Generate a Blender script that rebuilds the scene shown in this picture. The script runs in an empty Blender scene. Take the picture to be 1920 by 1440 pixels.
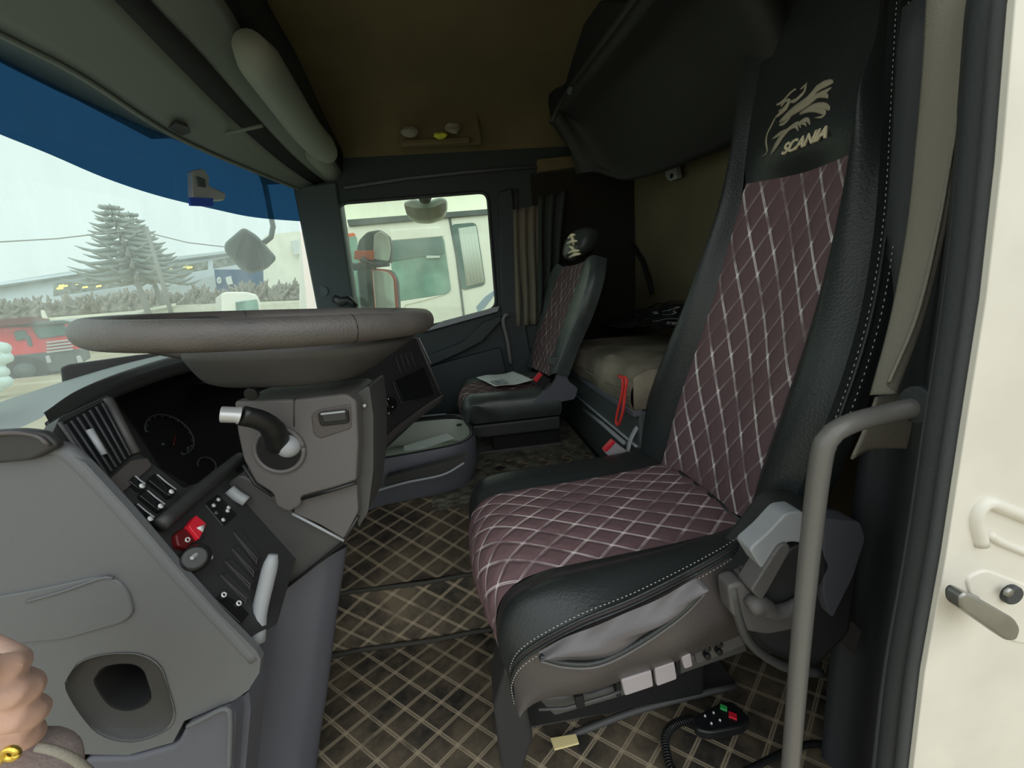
import bpy, bmesh, math, random
from mathutils import Vector, Matrix
random.seed(7)
V = Vector
# ------------------------------------------------------------------ camera
FPX = 715.0
CZ = 0.92
YAW, PITCH, ROLL = [math.radians(a) for a in (5.0, 12.0, 5.0)]
CAM = V((0, 0, CZ))
FW = V((math.sin(YAW)*math.cos(PITCH), math.cos(YAW)*math.cos(PITCH), -math.sin(PITCH)))
r0 = V((math.cos(YAW), -math.sin(YAW), 0))
u0 = r0.cross(FW)
RT = r0*math.cos(ROLL) - u0*math.sin(ROLL)
UP = u0*math.cos(ROLL) + r0*math.sin(ROLL)
sc = bpy.context.scene
col = sc.collection
cd = bpy.data.cameras.new('camera')
cam = bpy.data.objects.new('camera', cd)
col.objects.link(cam)
m = Matrix((RT, UP, -FW)).transposed().to_4x4()
m.translation = CAM
cam.matrix_world = m
cd.sensor_width = 36
cd.lens = FPX*36/1920
cd.clip_start = 0.01
cd.clip_end = 400
sc.camera = cam
# ------------------------------------------------------------------ view, world, sun
sc.view_settings.view_transform = 'Standard'
sc.view_settings.look = 'None'
sc.view_settings.gamma = 1
sc.view_settings.use_curve_mapping = False
sc.view_settings.exposure = 0.25
w = bpy.data.worlds.new('overcast_sky')
sc.world = w
w.use_nodes = True
nt = w.node_tree
bg = nt.nodes['Background']
tc = nt.nodes.new('ShaderNodeTexCoord')
sep = nt.nodes.new('ShaderNodeSeparateXYZ')
rmp = nt.nodes.new('ShaderNodeValToRGB')
nt.links.new(tc.outputs['Generated'], sep.inputs[0])
nt.links.new(sep.outputs['Z'], rmp.inputs[0])
rmp.color_ramp.elements[0].position = 0.0
rmp.color_ramp.elements[0].color = (0.70, 0.77, 0.76, 1)
rmp.color_ramp.elements[1].position = 0.6
rmp.color_ramp.elements[1].color = (0.93, 0.99, 1.0, 1)
nt.links.new(rmp.outputs[0], bg.inputs[0])
bg.inputs[1].default_value = 1.12
sd = bpy.data.lights.new('sun', 'SUN')
sd.energy = 0.6
sd.angle = math.radians(60)
sd.color = (1, 0.98, 0.96)
sun = bpy.data.objects.new('sun', sd)
col.objects.link(sun)
sun.rotation_euler = (math.radians(52), 0, math.radians(20))   # soft daylight from the open door side

# ------------------------------------------------------------------ where a pixel's ray meets a plane of the cab
def ray(px, py):
    return FW + RT*((px-960)/FPX) + UP*((720-py)/FPX)
def at(px, py, **k):
    d = ray(px, py)
    (a, v), = k.items()
    i = 'xyz'.index(a)
    return CAM + d*((v-CAM[i])/d[i])
def hit(px, py, p0, n):
    d = ray(px, py); n = V(n)
    return CAM + d*((V(p0)-CAM).dot(n)/d.dot(n))
def row(pts, **k):
    (a, v), = k.items()
    vs = v if isinstance(v, (list, tuple)) else [v]*len(pts)
    return [at(p[0], p[1], **{a: q}) for p, q in zip(pts, vs)]
def proj(p):
    v = V(p)-CAM; z = v.dot(FW)
    return 960+FPX*v.dot(RT)/z, 720-FPX*v.dot(UP)/z

# ------------------------------------------------------------------ materials
def mat(name, c, rough=0.6, metal=0.0, bump=0.0, bscale=400, var=0.0, vscale=8, spec=0.5, emit=None, c2=None, coat=0):
    m = bpy.data.materials.new(name); m.use_nodes = True
    t = m.node_tree; b = t.nodes['Principled BSDF']
    b.inputs['Base Color'].default_value = (*c, 1)
    b.inputs['Roughness'].default_value = rough
    b.inputs['Metallic'].default_value = metal
    b.inputs['Specular IOR Level'].default_value = spec
    b.inputs['Coat Weight'].default_value = coat
    tcn = t.nodes.new('ShaderNodeTexCoord')
    if bump:
        n = t.nodes.new('ShaderNodeTexNoise'); n.inputs['Scale'].default_value = bscale
        n.inputs['Detail'].default_value = 3
        bp = t.nodes.new('ShaderNodeBump'); bp.inputs['Strength'].default_value = bump
        bp.inputs['Distance'].default_value = 0.002
        t.links.new(tcn.outputs['Object'], n.inputs['Vector'])
        t.links.new(n.outputs[0], bp.inputs['Height']); t.links.new(bp.outputs[0], b.inputs['Normal'])
    if var or c2:
        n = t.nodes.new('ShaderNodeTexNoise'); n.inputs['Scale'].default_value = vscale
        n.inputs['Detail'].default_value = 5
        r = t.nodes.new('ShaderNodeValToRGB')
        r.color_ramp.elements[0].position = 0.35; r.color_ramp.elements[1].position = 0.68
        r.color_ramp.elements[0].color = (*[x*(1-var) for x in c], 1)
        r.color_ramp.elements[1].color = (*(c2 or [min(1, x*(1+var)) for x in c]), 1)
        t.links.new(tcn.outputs['Object'], n.inputs['Vector'])
        t.links.new(n.outputs[0], r.inputs[0]); t.links.new(r.outputs[0], b.inputs['Base Color'])
    if emit:
        b.inputs['Emission Color'].default_value = (*emit[0], 1); b.inputs['Emission Strength'].default_value = emit[1]
    return m
def mth(t, op, a, b=None):
    n = t.nodes.new('ShaderNodeMath'); n.operation = op
    for i, v in enumerate((a, b)):
        if v is None: continue
        if isinstance(v, (int, float)): n.inputs[i].default_value = v
        else: t.links.new(v, n.inputs[i])
    return n.outputs[0]
def quilt_mat(name, base, line, cu, cv, g, wd, dirt=None, rough=0.8, off=0.0, broken=0.0, second=1.0):
    """fabric with double-stitched diamonds laid out in the cloth's own UV (metres)"""
    m = mat(name, base, rough); t = m.node_tree; b = t.nodes['Principled BSDF']
    uv = t.nodes.new('ShaderNodeUVMap'); s = t.nodes.new('ShaderNodeSeparateXYZ'); t.links.new(uv.outputs[0], s.inputs[0])
    u = mth(t, 'DIVIDE', s.outputs[0], cu); v = mth(t, 'DIVIDE', s.outputs[1], cv)
    lines = []; ds = []
    for op in ('ADD', 'SUBTRACT'):
        p = mth(t, 'ADD', mth(t, op, u, v), 100+off)
        d = mth(t, 'SUBTRACT', 0.5, mth(t, 'ABSOLUTE', mth(t, 'SUBTRACT', mth(t, 'FRACT', p), 0.5)))
        ds.append(d)
        l = mth(t, 'SUBTRACT', 1.0, mth(t, 'DIVIDE', mth(t, 'ABSOLUTE', mth(t, 'SUBTRACT', d, g)), wd))
        n = mth(t, 'MAXIMUM', l, 0.0)
        lines.append(mth(t, 'MINIMUM', mth(t, 'MULTIPLY', n, 1.6), 1.0))
    both = mth(t, 'MAXIMUM', lines[0], mth(t, 'MULTIPLY', lines[1], second))  # dims one thread direction, painting in how light catches the stitches
    node = mth(t, 'MAXIMUM', mth(t, 'SUBTRACT', 1.0, mth(t, 'DIVIDE', mth(t, 'ADD', ds[0], ds[1]), 0.16)), 0.0)
    node = mth(t, 'MINIMUM', mth(t, 'MULTIPLY', node, 2.0), 1.0)
    fac = mth(t, 'MAXIMUM', mth(t, 'MULTIPLY', both, 0.8), node)
    tcn = t.nodes.new('ShaderNodeTexCoord')
    if broken:
        nz = t.nodes.new('ShaderNodeTexNoise'); nz.inputs['Scale'].default_value = 14; nz.inputs['Detail'].default_value = 3
        t.links.new(tcn.outputs['Object'], nz.inputs['Vector'])
        k = mth(t, 'MINIMUM', mth(t, 'MAXIMUM', mth(t, 'MULTIPLY', mth(t, 'SUBTRACT', nz.outputs[0], 0.5-broken*0.3), 4.0), 0.15), 1.0)
        fac = mth(t, 'MULTIPLY', fac, k)
    mix = t.nodes.new('ShaderNodeMixRGB'); t.links.new(fac, mix.inputs[0])
    mix.inputs[1].default_value = (*base, 1); mix.inputs[2].default_value = (*line, 1)
    if dirt:
        nz = t.nodes.new('ShaderNodeTexNoise'); nz.inputs['Scale'].default_value = 6; nz.inputs['Detail'].default_value = 8
        nz.inputs['Roughness'].default_value = 0.7
        t.links.new(tcn.outputs['Object'], nz.inputs['Vector'])
        r = t.nodes.new('ShaderNodeValToRGB'); r.color_ramp.elements[0].position = 0.38; r.color_ramp.elements[1].position = 0.62
        r.color_ramp.elements[0].color = (*base, 1); r.color_ramp.elements[1].color = (*dirt, 1)
        t.links.new(nz.outputs[0], r.inputs[0]); t.links.new(r.outputs[0], mix.inputs[1])
    t.links.new(mix.outputs[0], b.inputs['Base Color'])
    bp = t.nodes.new('ShaderNodeBump'); bp.inputs['Strength'].default_value = 0.6; bp.inputs['Distance'].default_value = 0.004
    t.links.new(mth(t, 'MINIMUM', mth(t, 'MINIMUM', ds[0], ds[1]), 0.25), bp.inputs['Height'])
    t.links.new(bp.outputs[0], b.inputs['Normal'])
    return m
def glass_mat(name, tint, veil, veilcol=(0.8, 0.88, 0.84), smear=False):
    m = bpy.data.materials.new(name); m.use_nodes = True; t = m.node_tree
    t.nodes.clear()
    out = t.nodes.new('ShaderNodeOutputMaterial'); tr = t.nodes.new('ShaderNodeBsdfTransparent')
    tr.inputs[0].default_value = (*tint, 1)
    tl = t.nodes.new('ShaderNodeBsdfTranslucent'); tl.inputs[0].default_value = (*veilcol, 1)
    gl = t.nodes.new('ShaderNodeBsdfGlossy'); gl.inputs['Roughness'].default_value = 0.02
    m1 = t.nodes.new('ShaderNodeMixShader'); m2 = t.nodes.new('ShaderNodeMixShader')
    m1.inputs[0].default_value = veil; m2.inputs[0].default_value = 0.03
    t.links.new(tr.outputs[0], m1.inputs[1]); t.links.new(tl.outputs[0], m1.inputs[2])
    t.links.new(m1.outputs[0], m2.inputs[1]); t.links.new(gl.outputs[0], m2.inputs[2])
    t.links.new(m2.outputs[0], out.inputs[0])
    if smear:
        tcn = t.nodes.new('ShaderNodeTexCoord'); mp = t.nodes.new('ShaderNodeMapping'); mp.inputs['Scale'].default_value = (3, 5, 1.2)
        nz = t.nodes.new('ShaderNodeTexNoise'); nz.inputs['Scale'].default_value = 2.5; nz.inputs['Detail'].default_value = 6
        t.links.new(tcn.outputs['Object'], mp.inputs[0]); t.links.new(mp.outputs[0], nz.inputs['Vector'])
        k = mth(t, 'ADD', mth(t, 'MULTIPLY', mth(t, 'SUBTRACT', nz.outputs[0], 0.5), 0.35), veil)
        t.links.new(mth(t, 'MAXIMUM', k, 0.02), m1.inputs[0])
    return m
G = lambda v: (v, v*1.02, v*1.02)
M = dict(
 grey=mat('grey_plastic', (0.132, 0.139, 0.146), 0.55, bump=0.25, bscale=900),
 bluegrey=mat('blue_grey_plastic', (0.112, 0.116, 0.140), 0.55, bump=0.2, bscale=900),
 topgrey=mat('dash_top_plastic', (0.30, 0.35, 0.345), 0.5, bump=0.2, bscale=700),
 dgrey=mat('dark_grey_plastic', (0.075, 0.075, 0.074), 0.5, bump=0.3, bscale=900),
 mgrey=mat('column_plastic', (0.125, 0.118, 0.116), 0.5, bump=0.3, bscale=900),
 panel=mat('charcoal_panel', (0.035, 0.036, 0.037), 0.5, bump=0.2, bscale=900),
 black=mat('black_plastic', (0.012, 0.013, 0.014), 0.35),
 void=mat('matt_black', (0.006, 0.006, 0.007), 0.8),
 gloss=mat('gloss_black', (0.01, 0.011, 0.012), 0.12),
 leather=mat('black_leatherette', (0.026, 0.031, 0.031), 0.36, bump=0.35, bscale=260, var=0.1, vscale=5),
 rim=mat('worn_wheel_leather', (0.085, 0.08, 0.078), 0.42, bump=0.4, bscale=350, c2=(0.16, 0.145, 0.13), vscale=7),
 header=mat('header_plastic', (0.185, 0.205, 0.185), 0.6, bump=0.2, bscale=500),
 blind=mat('pale_blind_cloth', (0.25, 0.275, 0.235), 0.8, bump=0.2, bscale=400),
 mirrorback=mat('grey_mirror_housing', (0.21, 0.26, 0.25), 0.6),
 ceil=mat('beige_headliner', (0.15, 0.12, 0.062), 0.95, bump=0.2, bscale=300, var=0.15, vscale=3),
 rear=mat('beige_rear_lining', (0.17, 0.145, 0.085), 0.95, bump=0.2, bscale=300, var=0.2, vscale=2),
 bunkblk=mat('black_vinyl', (0.028, 0.03, 0.029), 0.65, bump=0.3, bscale=300),
 doorp=mat('door_trim_plastic', (0.032, 0.044, 0.047), 0.55, bump=0.2, bscale=600),
 pillar=mat('pillar_trim', (0.075, 0.10, 0.107), 0.6, bump=0.2, bscale=600),
 curtain=mat('brown_curtain_cloth', (0.20, 0.175, 0.13), 0.95, bump=0.4, bscale=500),
 curtaind=mat('dark_curtain_cloth', (0.045, 0.05, 0.045), 0.95, bump=0.4, bscale=500),
 nearcurtain=mat('grey_brown_cloth', (0.29, 0.27, 0.225), 0.95, bump=0.4, bscale=500),
 mattress=mat('dirty_beige_cloth', (0.20, 0.175, 0.125), 0.95, bump=0.5, bscale=400, c2=(0.33, 0.29, 0.22), var=0.3, vscale=6),
 bunkbox=mat('bunk_box_plastic', (0.075, 0.092, 0.09), 0.6, bump=0.2, bscale=500),
 white=mat('white_paint', (0.93, 0.91, 0.82), 0.35, coat=0.3),
 jamb=mat('white_jamb_paint', (0.74, 0.71, 0.63), 0.4, var=0.06, vscale=12),
 rubber=mat('rubber_seal', (0.045, 0.05, 0.055), 0.6, bump=0.3, bscale=300),
 rubberlt=mat('dusty_rubber', (0.085, 0.09, 0.095), 0.7, bump=0.3, bscale=300),
 steel=mat('steel', (0.35, 0.35, 0.33), 0.35, metal=0.8, var=0.2, vscale=20),
 barm=mat('painted_grab_bar', (0.16, 0.155, 0.145), 0.32, bump=0.1, bscale=300),
 silver=mat('silver_plastic', (0.55, 0.56, 0.57), 0.3, metal=0.3),
 symbol=mat('symbol_print', (0.75, 0.78, 0.78), 0.6),
 faint=mat('faint_dial_print', (0.10, 0.11, 0.11), 0.6),
 red=mat('red_plastic', (0.75, 0.02, 0.04), 0.35),
 dred=mat('dark_red_plastic', (0.12, 0.006, 0.008), 0.4),
 strap=mat('red_rope', (0.85, 0.06, 0.05), 0.7),
 green=mat('green_plastic', (0.05, 0.5, 0.12), 0.4),
 yellow=mat('yellow_tag', (0.85, 0.72, 0.36), 0.6),
 vyellow=mat('yellow_plastic', (0.6, 0.62, 0.05), 0.5),
 dull=mat('dull_plastic', (0.24, 0.23, 0.18), 0.5),
 leatherp=mat('haze_paled_leatherette', (0.062, 0.073, 0.071), 0.36, bump=0.35, bscale=200, var=0.3, vscale=9),  # same black leatherette, paled to paint in haze and window sheen
 paper=mat('white_paper', (0.72, 0.76, 0.74), 0.8, var=0.06, vscale=30),
 tray=mat('pale_tray_plastic', (0.58, 0.62, 0.56), 0.6),
 ltgrey=mat('light_grey_plastic', (0.36, 0.38, 0.40), 0.5, bump=0.15, bscale=600),
 pinkgrey=mat('mauve_grey_button', (0.42, 0.38, 0.40), 0.4),
 sidegrey=mat('taupe_leatherette', (0.085, 0.075, 0.073), 0.4, bump=0.35, bscale=260),
 pocket=mat('sheen_grey_leatherette', (0.12, 0.112, 0.118), 0.3, bump=0.3, bscale=60),  # reflected light on the pocket is put into this lighter grey
 emb=mat('beige_embroidery', (0.88, 0.78, 0.54), 0.7, bump=0.4, bscale=800),
 embd=mat('taupe_embroidery', (0.44, 0.39, 0.29), 0.7, bump=0.6, bscale=800),
 stitch=mat('white_thread', (0.60, 0.60, 0.56), 0.7),
 skin=mat('skin', (0.74, 0.47, 0.37), 0.5, bump=0.2, bscale=150, var=0.08, vscale=20),
 nail=mat('nail', (0.7, 0.42, 0.34), 0.3),
 sleeve=mat('grey_sleeve_cloth', (0.33, 0.27, 0.25), 0.9, bump=0.4, bscale=300),
 gold=mat('gold', (0.9, 0.65, 0.12), 0.25, metal=0.9),
 blue=mat('blue_sticker', (0.03, 0.10, 0.62), 0.5),
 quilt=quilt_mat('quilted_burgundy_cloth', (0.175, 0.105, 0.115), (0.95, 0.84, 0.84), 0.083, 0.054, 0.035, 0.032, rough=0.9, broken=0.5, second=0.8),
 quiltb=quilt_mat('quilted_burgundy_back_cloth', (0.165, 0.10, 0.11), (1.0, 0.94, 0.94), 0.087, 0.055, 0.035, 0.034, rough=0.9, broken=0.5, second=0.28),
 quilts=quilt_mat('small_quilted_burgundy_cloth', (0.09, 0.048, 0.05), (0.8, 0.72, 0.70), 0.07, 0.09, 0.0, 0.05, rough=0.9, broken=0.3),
 matq=quilt_mat('quilted_floor_mat', (0.024, 0.022, 0.018), (0.40, 0.33, 0.23), 0.085, 0.066, 0.045, 0.045, dirt=(0.15, 0.118, 0.078), rough=0.7, broken=1.0),
 ruff=mat('worn_green_carpet', (0.07, 0.07, 0.05), 0.95, bump=0.8, bscale=60, c2=(0.16, 0.16, 0.12), var=0.3, vscale=25),
 windshield=glass_mat('windshield_glass', (0.84, 0.98, 0.93), 0.28, (0.75, 0.86, 0.82), True),
 sideglass=glass_mat('side_glass', (0.92, 1.0, 0.93), 0.07, (0.9, 0.95, 0.85), True),
 sunband=glass_mat('blue_sun_strip', (0.014, 0.052, 0.12), 0.10, (0.03, 0.09, 0.20)),
 mirror=mat('mirror_glass', (0.85, 0.83, 0.75), 0.12, metal=0.45),  # cream, part-diffuse base paints in the bright reflection
 ground=mat('packed_dirt', (0.40, 0.31, 0.16), 0.95, bump=0.8, bscale=3, c2=(0.5, 0.45, 0.34), var=0.2, vscale=0.6),
 truckred=mat('red_paint', (0.85, 0.02, 0.035), 0.35, coat=0.4),
 orange=mat('orange_paint', (0.75, 0.13, 0.05), 0.35),
 cream=mat('cream_wall', (0.92, 0.92, 0.78), 0.6, var=0.04, vscale=1),
 tglass=mat('dark_truck_glass', (0.10, 0.17, 0.15), 0.08),
 tglass2=mat('green_truck_glass', (0.18, 0.34, 0.27), 0.1, var=0.5, vscale=2.5),
 tyre=mat('tyre', (0.03, 0.03, 0.03), 0.8),
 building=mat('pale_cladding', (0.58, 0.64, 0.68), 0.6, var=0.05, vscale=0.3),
 bwin=mat('factory_window', (0.22, 0.24, 0.21), 0.3, var=0.4, vscale=1.5),
 lampy=mat('lit_lamp', (0.9, 0.75, 0.2), 0.5, emit=((1, 0.75, 0.15), 1.3)),
 bark=mat('bark', (0.30, 0.31, 0.29), 0.9),  # paled as well, distance mist painted into the colour
 needle=mat('misty_needles', (0.33, 0.37, 0.35), 0.9),  # distance mist put into the needle colour
 scrub=mat('brown_scrub', (0.30, 0.28, 0.235), 0.95, var=0.3, vscale=3),  # brown lightened to carry the mist of distance
 fence=mat('concrete_fence', (0.62, 0.60, 0.48), 0.9, var=0.08, vscale=2),
 bluec=mat('blue_cladding', (0.04, 0.11, 0.22), 0.6),
 tarp=mat('pale_plastic_wrap', (0.7, 0.85, 0.82), 0.3, bump=0.8, bscale=8),
 outgrey=mat('weathered_black_plastic', (0.09, 0.11, 0.11), 0.6),
 bluetruck=mat('truck_decal_blue', (0.25, 0.33, 0.45), 0.5),
)

# ------------------------------------------------------------------ builders
def link(name, me, m, parent=None, smooth=True, bevel=0, sub=0, seg=3, solid=0, angle=40):
    o = bpy.data.objects.new(name, me)
    col.objects.link(o)
    if isinstance(m, str): m = M[m]
    me.materials.append(m)
    if smooth:
        for p in me.polygons: p.use_smooth = True
    if parent:
        o.parent = parent
        bpy.context.view_layer.update()
        o.matrix_parent_inverse = parent.matrix_world.inverted()
    if solid:
        s = o.modifiers.new('solid', 'SOLIDIFY'); s.thickness = solid; s.offset = -1
    if bevel:
        b = o.modifiers.new('bevel', 'BEVEL'); b.width = bevel; b.segments = seg; b.limit_method = 'ANGLE'; b.angle_limit = math.radians(angle)
        b.harden_normals = True
    if sub:
        s = o.modifiers.new('sub', 'SUBSURF'); s.levels = sub; s.render_levels = sub
    return o
class MB:
    def __init__(s): s.v = []; s.f = []
    def add(s, vs, fs):
        n = len(s.v); s.v += [V(a) for a in vs]; s.f += [tuple(i+n for i in f) for f in fs]; return s
    def box(s, c, d, rot=None):
        c = V(c); r = rot or Matrix.Identity(3)
        vs = [c + r @ V((x*d[0]/2, y*d[1]/2, z*d[2]/2)) for x in (-1, 1) for y in (-1, 1) for z in (-1, 1)]
        return s.add(vs, [(0,1,3,2),(4,6,7,5),(0,4,5,1),(2,3,7,6),(0,2,6,4),(1,5,7,3)])
    def prism(s, pts, ext):
        """outline with thickness: pts in order, ext a vector (front + ext = back)"""
        n = len(pts); ext = V(ext)
        vs = [V(p) for p in pts] + [V(p)+ext for p in pts]
        fs = [tuple(range(n)), tuple(range(2*n-1, n-1, -1))]
        fs += [(i, i+n, (i+1) % n + n, (i+1) % n) for i in range(n)]
        return s.add(vs, fs)
    def tube(s, pts, r, seg=10, caps=True, flat=1.0, upv=None):
        pts = [V(p) for p in pts]; n = len(pts)
        rs = r if isinstance(r, (list, tuple)) else [r]*n
        vs = []; fs = []
        prev = None
        for i, p in enumerate(pts):
            t = (pts[min(i+1, n-1)] - pts[max(i-1, 0)]).normalized()
            if prev is None:
                a = V(upv) if upv else (V((0, 0, 1)) if abs(t.z) < 0.9 else V((1, 0, 0)))
            else: a = prev
            a = (a - t*a.dot(t)).normalized(); b = t.cross(a); prev = a
            for k in range(seg):
                th = 2*math.pi*k/seg
                vs.append(p + a*math.cos(th)*rs[i]*flat + b*math.sin(th)*rs[i])
        for i in range(n-1):
            for k in range(seg):
                fs.append((i*seg+k, i*seg+(k+1) % seg, (i+1)*seg+(k+1) % seg, (i+1)*seg+k))
        if caps: fs += [tuple(range(seg-1, -1, -1)), tuple((n-1)*seg+k for k in range(seg))]
        return s.add(vs, fs)
    def disc(s, c, n, r, h, seg=24, r2=None, up=None):
        c = V(c); n = V(n).normalized()
        return s.tube([c, c+n*h], [r, r if r2 is None else r2], seg)
    def rings(s, rings, cap=True, closed=True):
        n = len(rings[0]); vs = [p for r in rings for p in r]; fs = []
        for i in range(len(rings)-1):
            for k in range(n if closed else n-1):
                fs.append((i*n+k, i*n+(k+1) % n, (i+1)*n+(k+1) % n, (i+1)*n+k))
        if cap: fs += [tuple(range(n-1, -1, -1)), tuple((len(rings)-1)*n+k for k in range(n))]
        return s.add(vs, fs)
    def mesh(s, name='m'):
        me = bpy.data.meshes.new(name); me.from_pydata([tuple(p) for p in s.v], [], s.f); me.validate()
        bm = bmesh.new(); bm.from_mesh(me); bmesh.ops.recalc_face_normals(bm, faces=bm.faces); bm.to_mesh(me); bm.free()
        return me
    def build(s, name, m, parent=None, **k): return link(name, s.mesh(name), m, parent, **k)
def cr(P, t):
    """Catmull-Rom through a list of vectors, t in 0..1 over arc index"""
    n = len(P)-1; x = t*n; i = min(int(x), n-1); f = x-i
    p0 = P[i-1] if i > 0 else P[0]*2-P[1]
    p1, p2 = P[i], P[i+1]
    p3 = P[i+2] if i+2 <= n else P[n]*2-P[n-1]
    return 0.5*((2*p1)+(p2-p0)*f+(2*p0-5*p1+4*p2-p3)*f*f+(3*p1-p0-3*p2+p3)*f**3)
def resample(P, n):
    P = [V(p) for p in P]
    if len(P) == 1: return P*n
    d = [0]
    fine = [cr(P, i/200) for i in range(201)]
    for a, b in zip(fine, fine[1:]): d.append(d[-1]+(b-a).length)
    out = []; j = 0
    for k in range(n):
        L = d[-1]*k/(n-1)
        while j < 199 and d[j+1] < L: j += 1
        s = (L-d[j])/max(1e-9, d[j+1]-d[j])
        out.append(fine[j].lerp(fine[j+1], min(1, s)))
    return out
def loft(rows, nu=24, nv=24, disp=None, uvs=None, swap=False):
    """smooth surface through rows of points; UV in metres; disp(u,v)->offset along normal"""
    R = [resample(r, nu) for r in rows]
    grid = []
    for j in range(nv):
        t = j/(nv-1)
        grid.append([cr([r[i] for r in R], t) if len(R) > 2 else R[0][i].lerp(R[1][i], t) for i in range(nu)])
    mu = sum((grid[nv//2][i+1]-grid[nv//2][i]).length for i in range(nu-1))
    mv = sum((grid[j+1][nu//2]-grid[j][nu//2]).length for j in range(nv-1))
    if uvs: mu, mv = uvs
    if disp:
        g2 = [[None]*nu for _ in range(nv)]
        for j in range(nv):
            for i in range(nu):
                a = grid[j][min(i+1, nu-1)]-grid[j][max(i-1, 0)]; b = grid[min(j+1, nv-1)][i]-grid[max(j-1, 0)][i]
                n = a.cross(b).normalized()
                g2[j][i] = grid[j][i]+n*disp(i/(nu-1)*mu, j/(nv-1)*mv, i/(nu-1), j/(nv-1))
        grid = g2
    me = bpy.data.meshes.new('loft')
    vs = [tuple(p) for r in grid for p in r]
    fs = [(j*nu+i, j*nu+i+1, (j+1)*nu+i+1, (j+1)*nu+i) for j in range(nv-1) for i in range(nu-1)]
    me.from_pydata(vs, [], fs)
    ul = me.uv_layers.new(name='UVMap')
    for lp in me.loops:
        i = lp.vertex_index % nu; j = lp.vertex_index//nu
        a, b = i/(nu-1)*mu, j/(nv-1)*mv
        ul.data[lp.index].uv = (b, a) if swap else (a, b)
    return me
def rnd(pts, r, seg=5):
    """round the corners of a 3-D outline"""
    out = []; n = len(pts)
    rr = r if isinstance(r, (list, tuple)) else [r]*n
    for i in range(n):
        p = V(pts[i]); a = V(pts[i-1])-p; b = V(pts[(i+1) % n])-p
        q = min(rr[i], a.length*0.48, b.length*0.48)
        if q <= 0: out.append(p); continue
        s = p+a.normalized()*q; e = p+b.normalized()*q
        for k in range(seg+1):
            t = k/seg; out.append(s*(1-t)**2+p*2*t*(1-t)+e*t*t)
    return out
def pix(pts, **k): return [at(p[0], p[1], **k) for p in pts]
def thing(name, label, cat, loc, group=None):
    o = bpy.data.objects.new(name, None); col.objects.link(o); o.location = loc; o.empty_display_size = 0.05
    o['label'] = label; o['category'] = cat
    if group: o['group'] = group
    bpy.context.view_layer.update()
    return o
def tag(o, label, cat, group=None):
    o['label'] = label; o['category'] = cat
    if group: o['group'] = group
    return o
def struct(o, label=None):
    o['kind'] = 'structure'
    if label: o['label'] = label
    return o
def smoothprism(name, pts, ext, m, parent=None, bevel=0.004, **k):
    return MB().prism(pts, ext).build(name, m, parent, bevel=bevel, **k)
def text_mesh(s, size, ext):
    c = bpy.data.curves.new('t', 'FONT'); c.body = s; c.size = size; c.extrude = ext; c.align_x = 'CENTER'; c.offset = size*0.025
    c.shear = 0.15
    o = bpy.data.objects.new('t', c); col.objects.link(o)
    bpy.context.view_layer.update()
    me = bpy.data.meshes.new_from_object(o.evaluated_get(bpy.context.evaluated_depsgraph_get()))
    bpy.data.objects.remove(o); bpy.data.curves.remove(c)
    return me
Y = V((0, 1, 0)); X = V((1, 0, 0)); Z = V((0, 0, 1))
YW = 2.12      # passenger side wall

# ================================================================== STRUCTURE
# floor under the driver, riser, raised tunnel
fl = MB()
prof = [(0.25, -0.02), (0.95, -0.02), (0.95, 0.18), (1.30, 0.28), (YW+0.05, 0.28)]
for (y0, z0), (y1, z1) in zip(prof, prof[1:]):
    fl.add([(-1.2, y0, z0), (1.3, y0, z0), (1.3, y1, z1), (-1.2, y1, z1)], [(0, 1, 2, 3)])
struct(fl.build('floor', 'void', smooth=False, solid=0.02), 'dark cab floor with a raised middle tunnel')
# passenger side wall with the door window cut out (rounded)
wo = pix([(632, 392), (655, 578), (830, 606), (931, 577), (915, 362)], y=YW)
wo = [at(634, 383, y=YW), at(664, 640, y=YW), at(830, 606, y=YW), at(931, 578, y=YW), at(914, 361, y=YW)]
def wall_with_hole(name, outer, hole, m, th, label=None, inner_r=0.05, parent=None):
    h = rnd(hole, inner_r, 6)
    bm = bmesh.new()
    def loop(ps):
        vs = [bm.verts.new(p) for p in ps]; return [bm.edges.new((vs[i], vs[(i+1) % len(vs)])) for i in range(len(vs))]
    e = loop(outer)+loop(h)
    bmesh.ops.triangle_fill(bm, use_beauty=True, use_dissolve=False, edges=e)
    me = bpy.data.meshes.new(name); bm.to_mesh(me); bm.free()
    o = link(name, me, m, parent, smooth=False)
    s = o.modifiers.new('solid', 'SOLIDIFY'); s.thickness = th; s.offset = 0
    return o
ZT = 1.60
outer = [V((-0.86, YW, 0.2)), V((1.2, YW, 0.2)), V((1.2, YW, ZT+.12)), V((-0.66, YW, ZT+.08))]
struct(wall_with_hole('wall_right', outer, wo, 'doorp', 0.03), 'dark passenger side of the cab around the door window')
struct(link('window_1', (lambda me: me)(MB().prism(rnd(wo, 0.05), Y*0.004).mesh()), 'sideglass', smooth=False)).location = (0, 0.0, 0)
# raised rubber frame round that window
def frame_ring(name, pts, r, m, parent=None, rad=0.05):
    q = rnd(pts, rad, 6); q = q+[q[0], q[1]]
    return MB().tube(q, r, 8, caps=False).build(name, m, parent)
struct(frame_ring('trim_1', [p-Y*0.016 for p in wo], 0.009, 'rubber'), 'black rubber frame around the passenger window')
# light sill line and top rail over the passenger window, rail's highlight painted as a lighter grey
struct(MB().tube(row([(645, 352), (760, 335), (880, 322), (1010, 312)], y=YW-0.03), 0.008, 8).build('trim_2', 'bluegrey'), 'padded grey rail above the passenger window')
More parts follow.
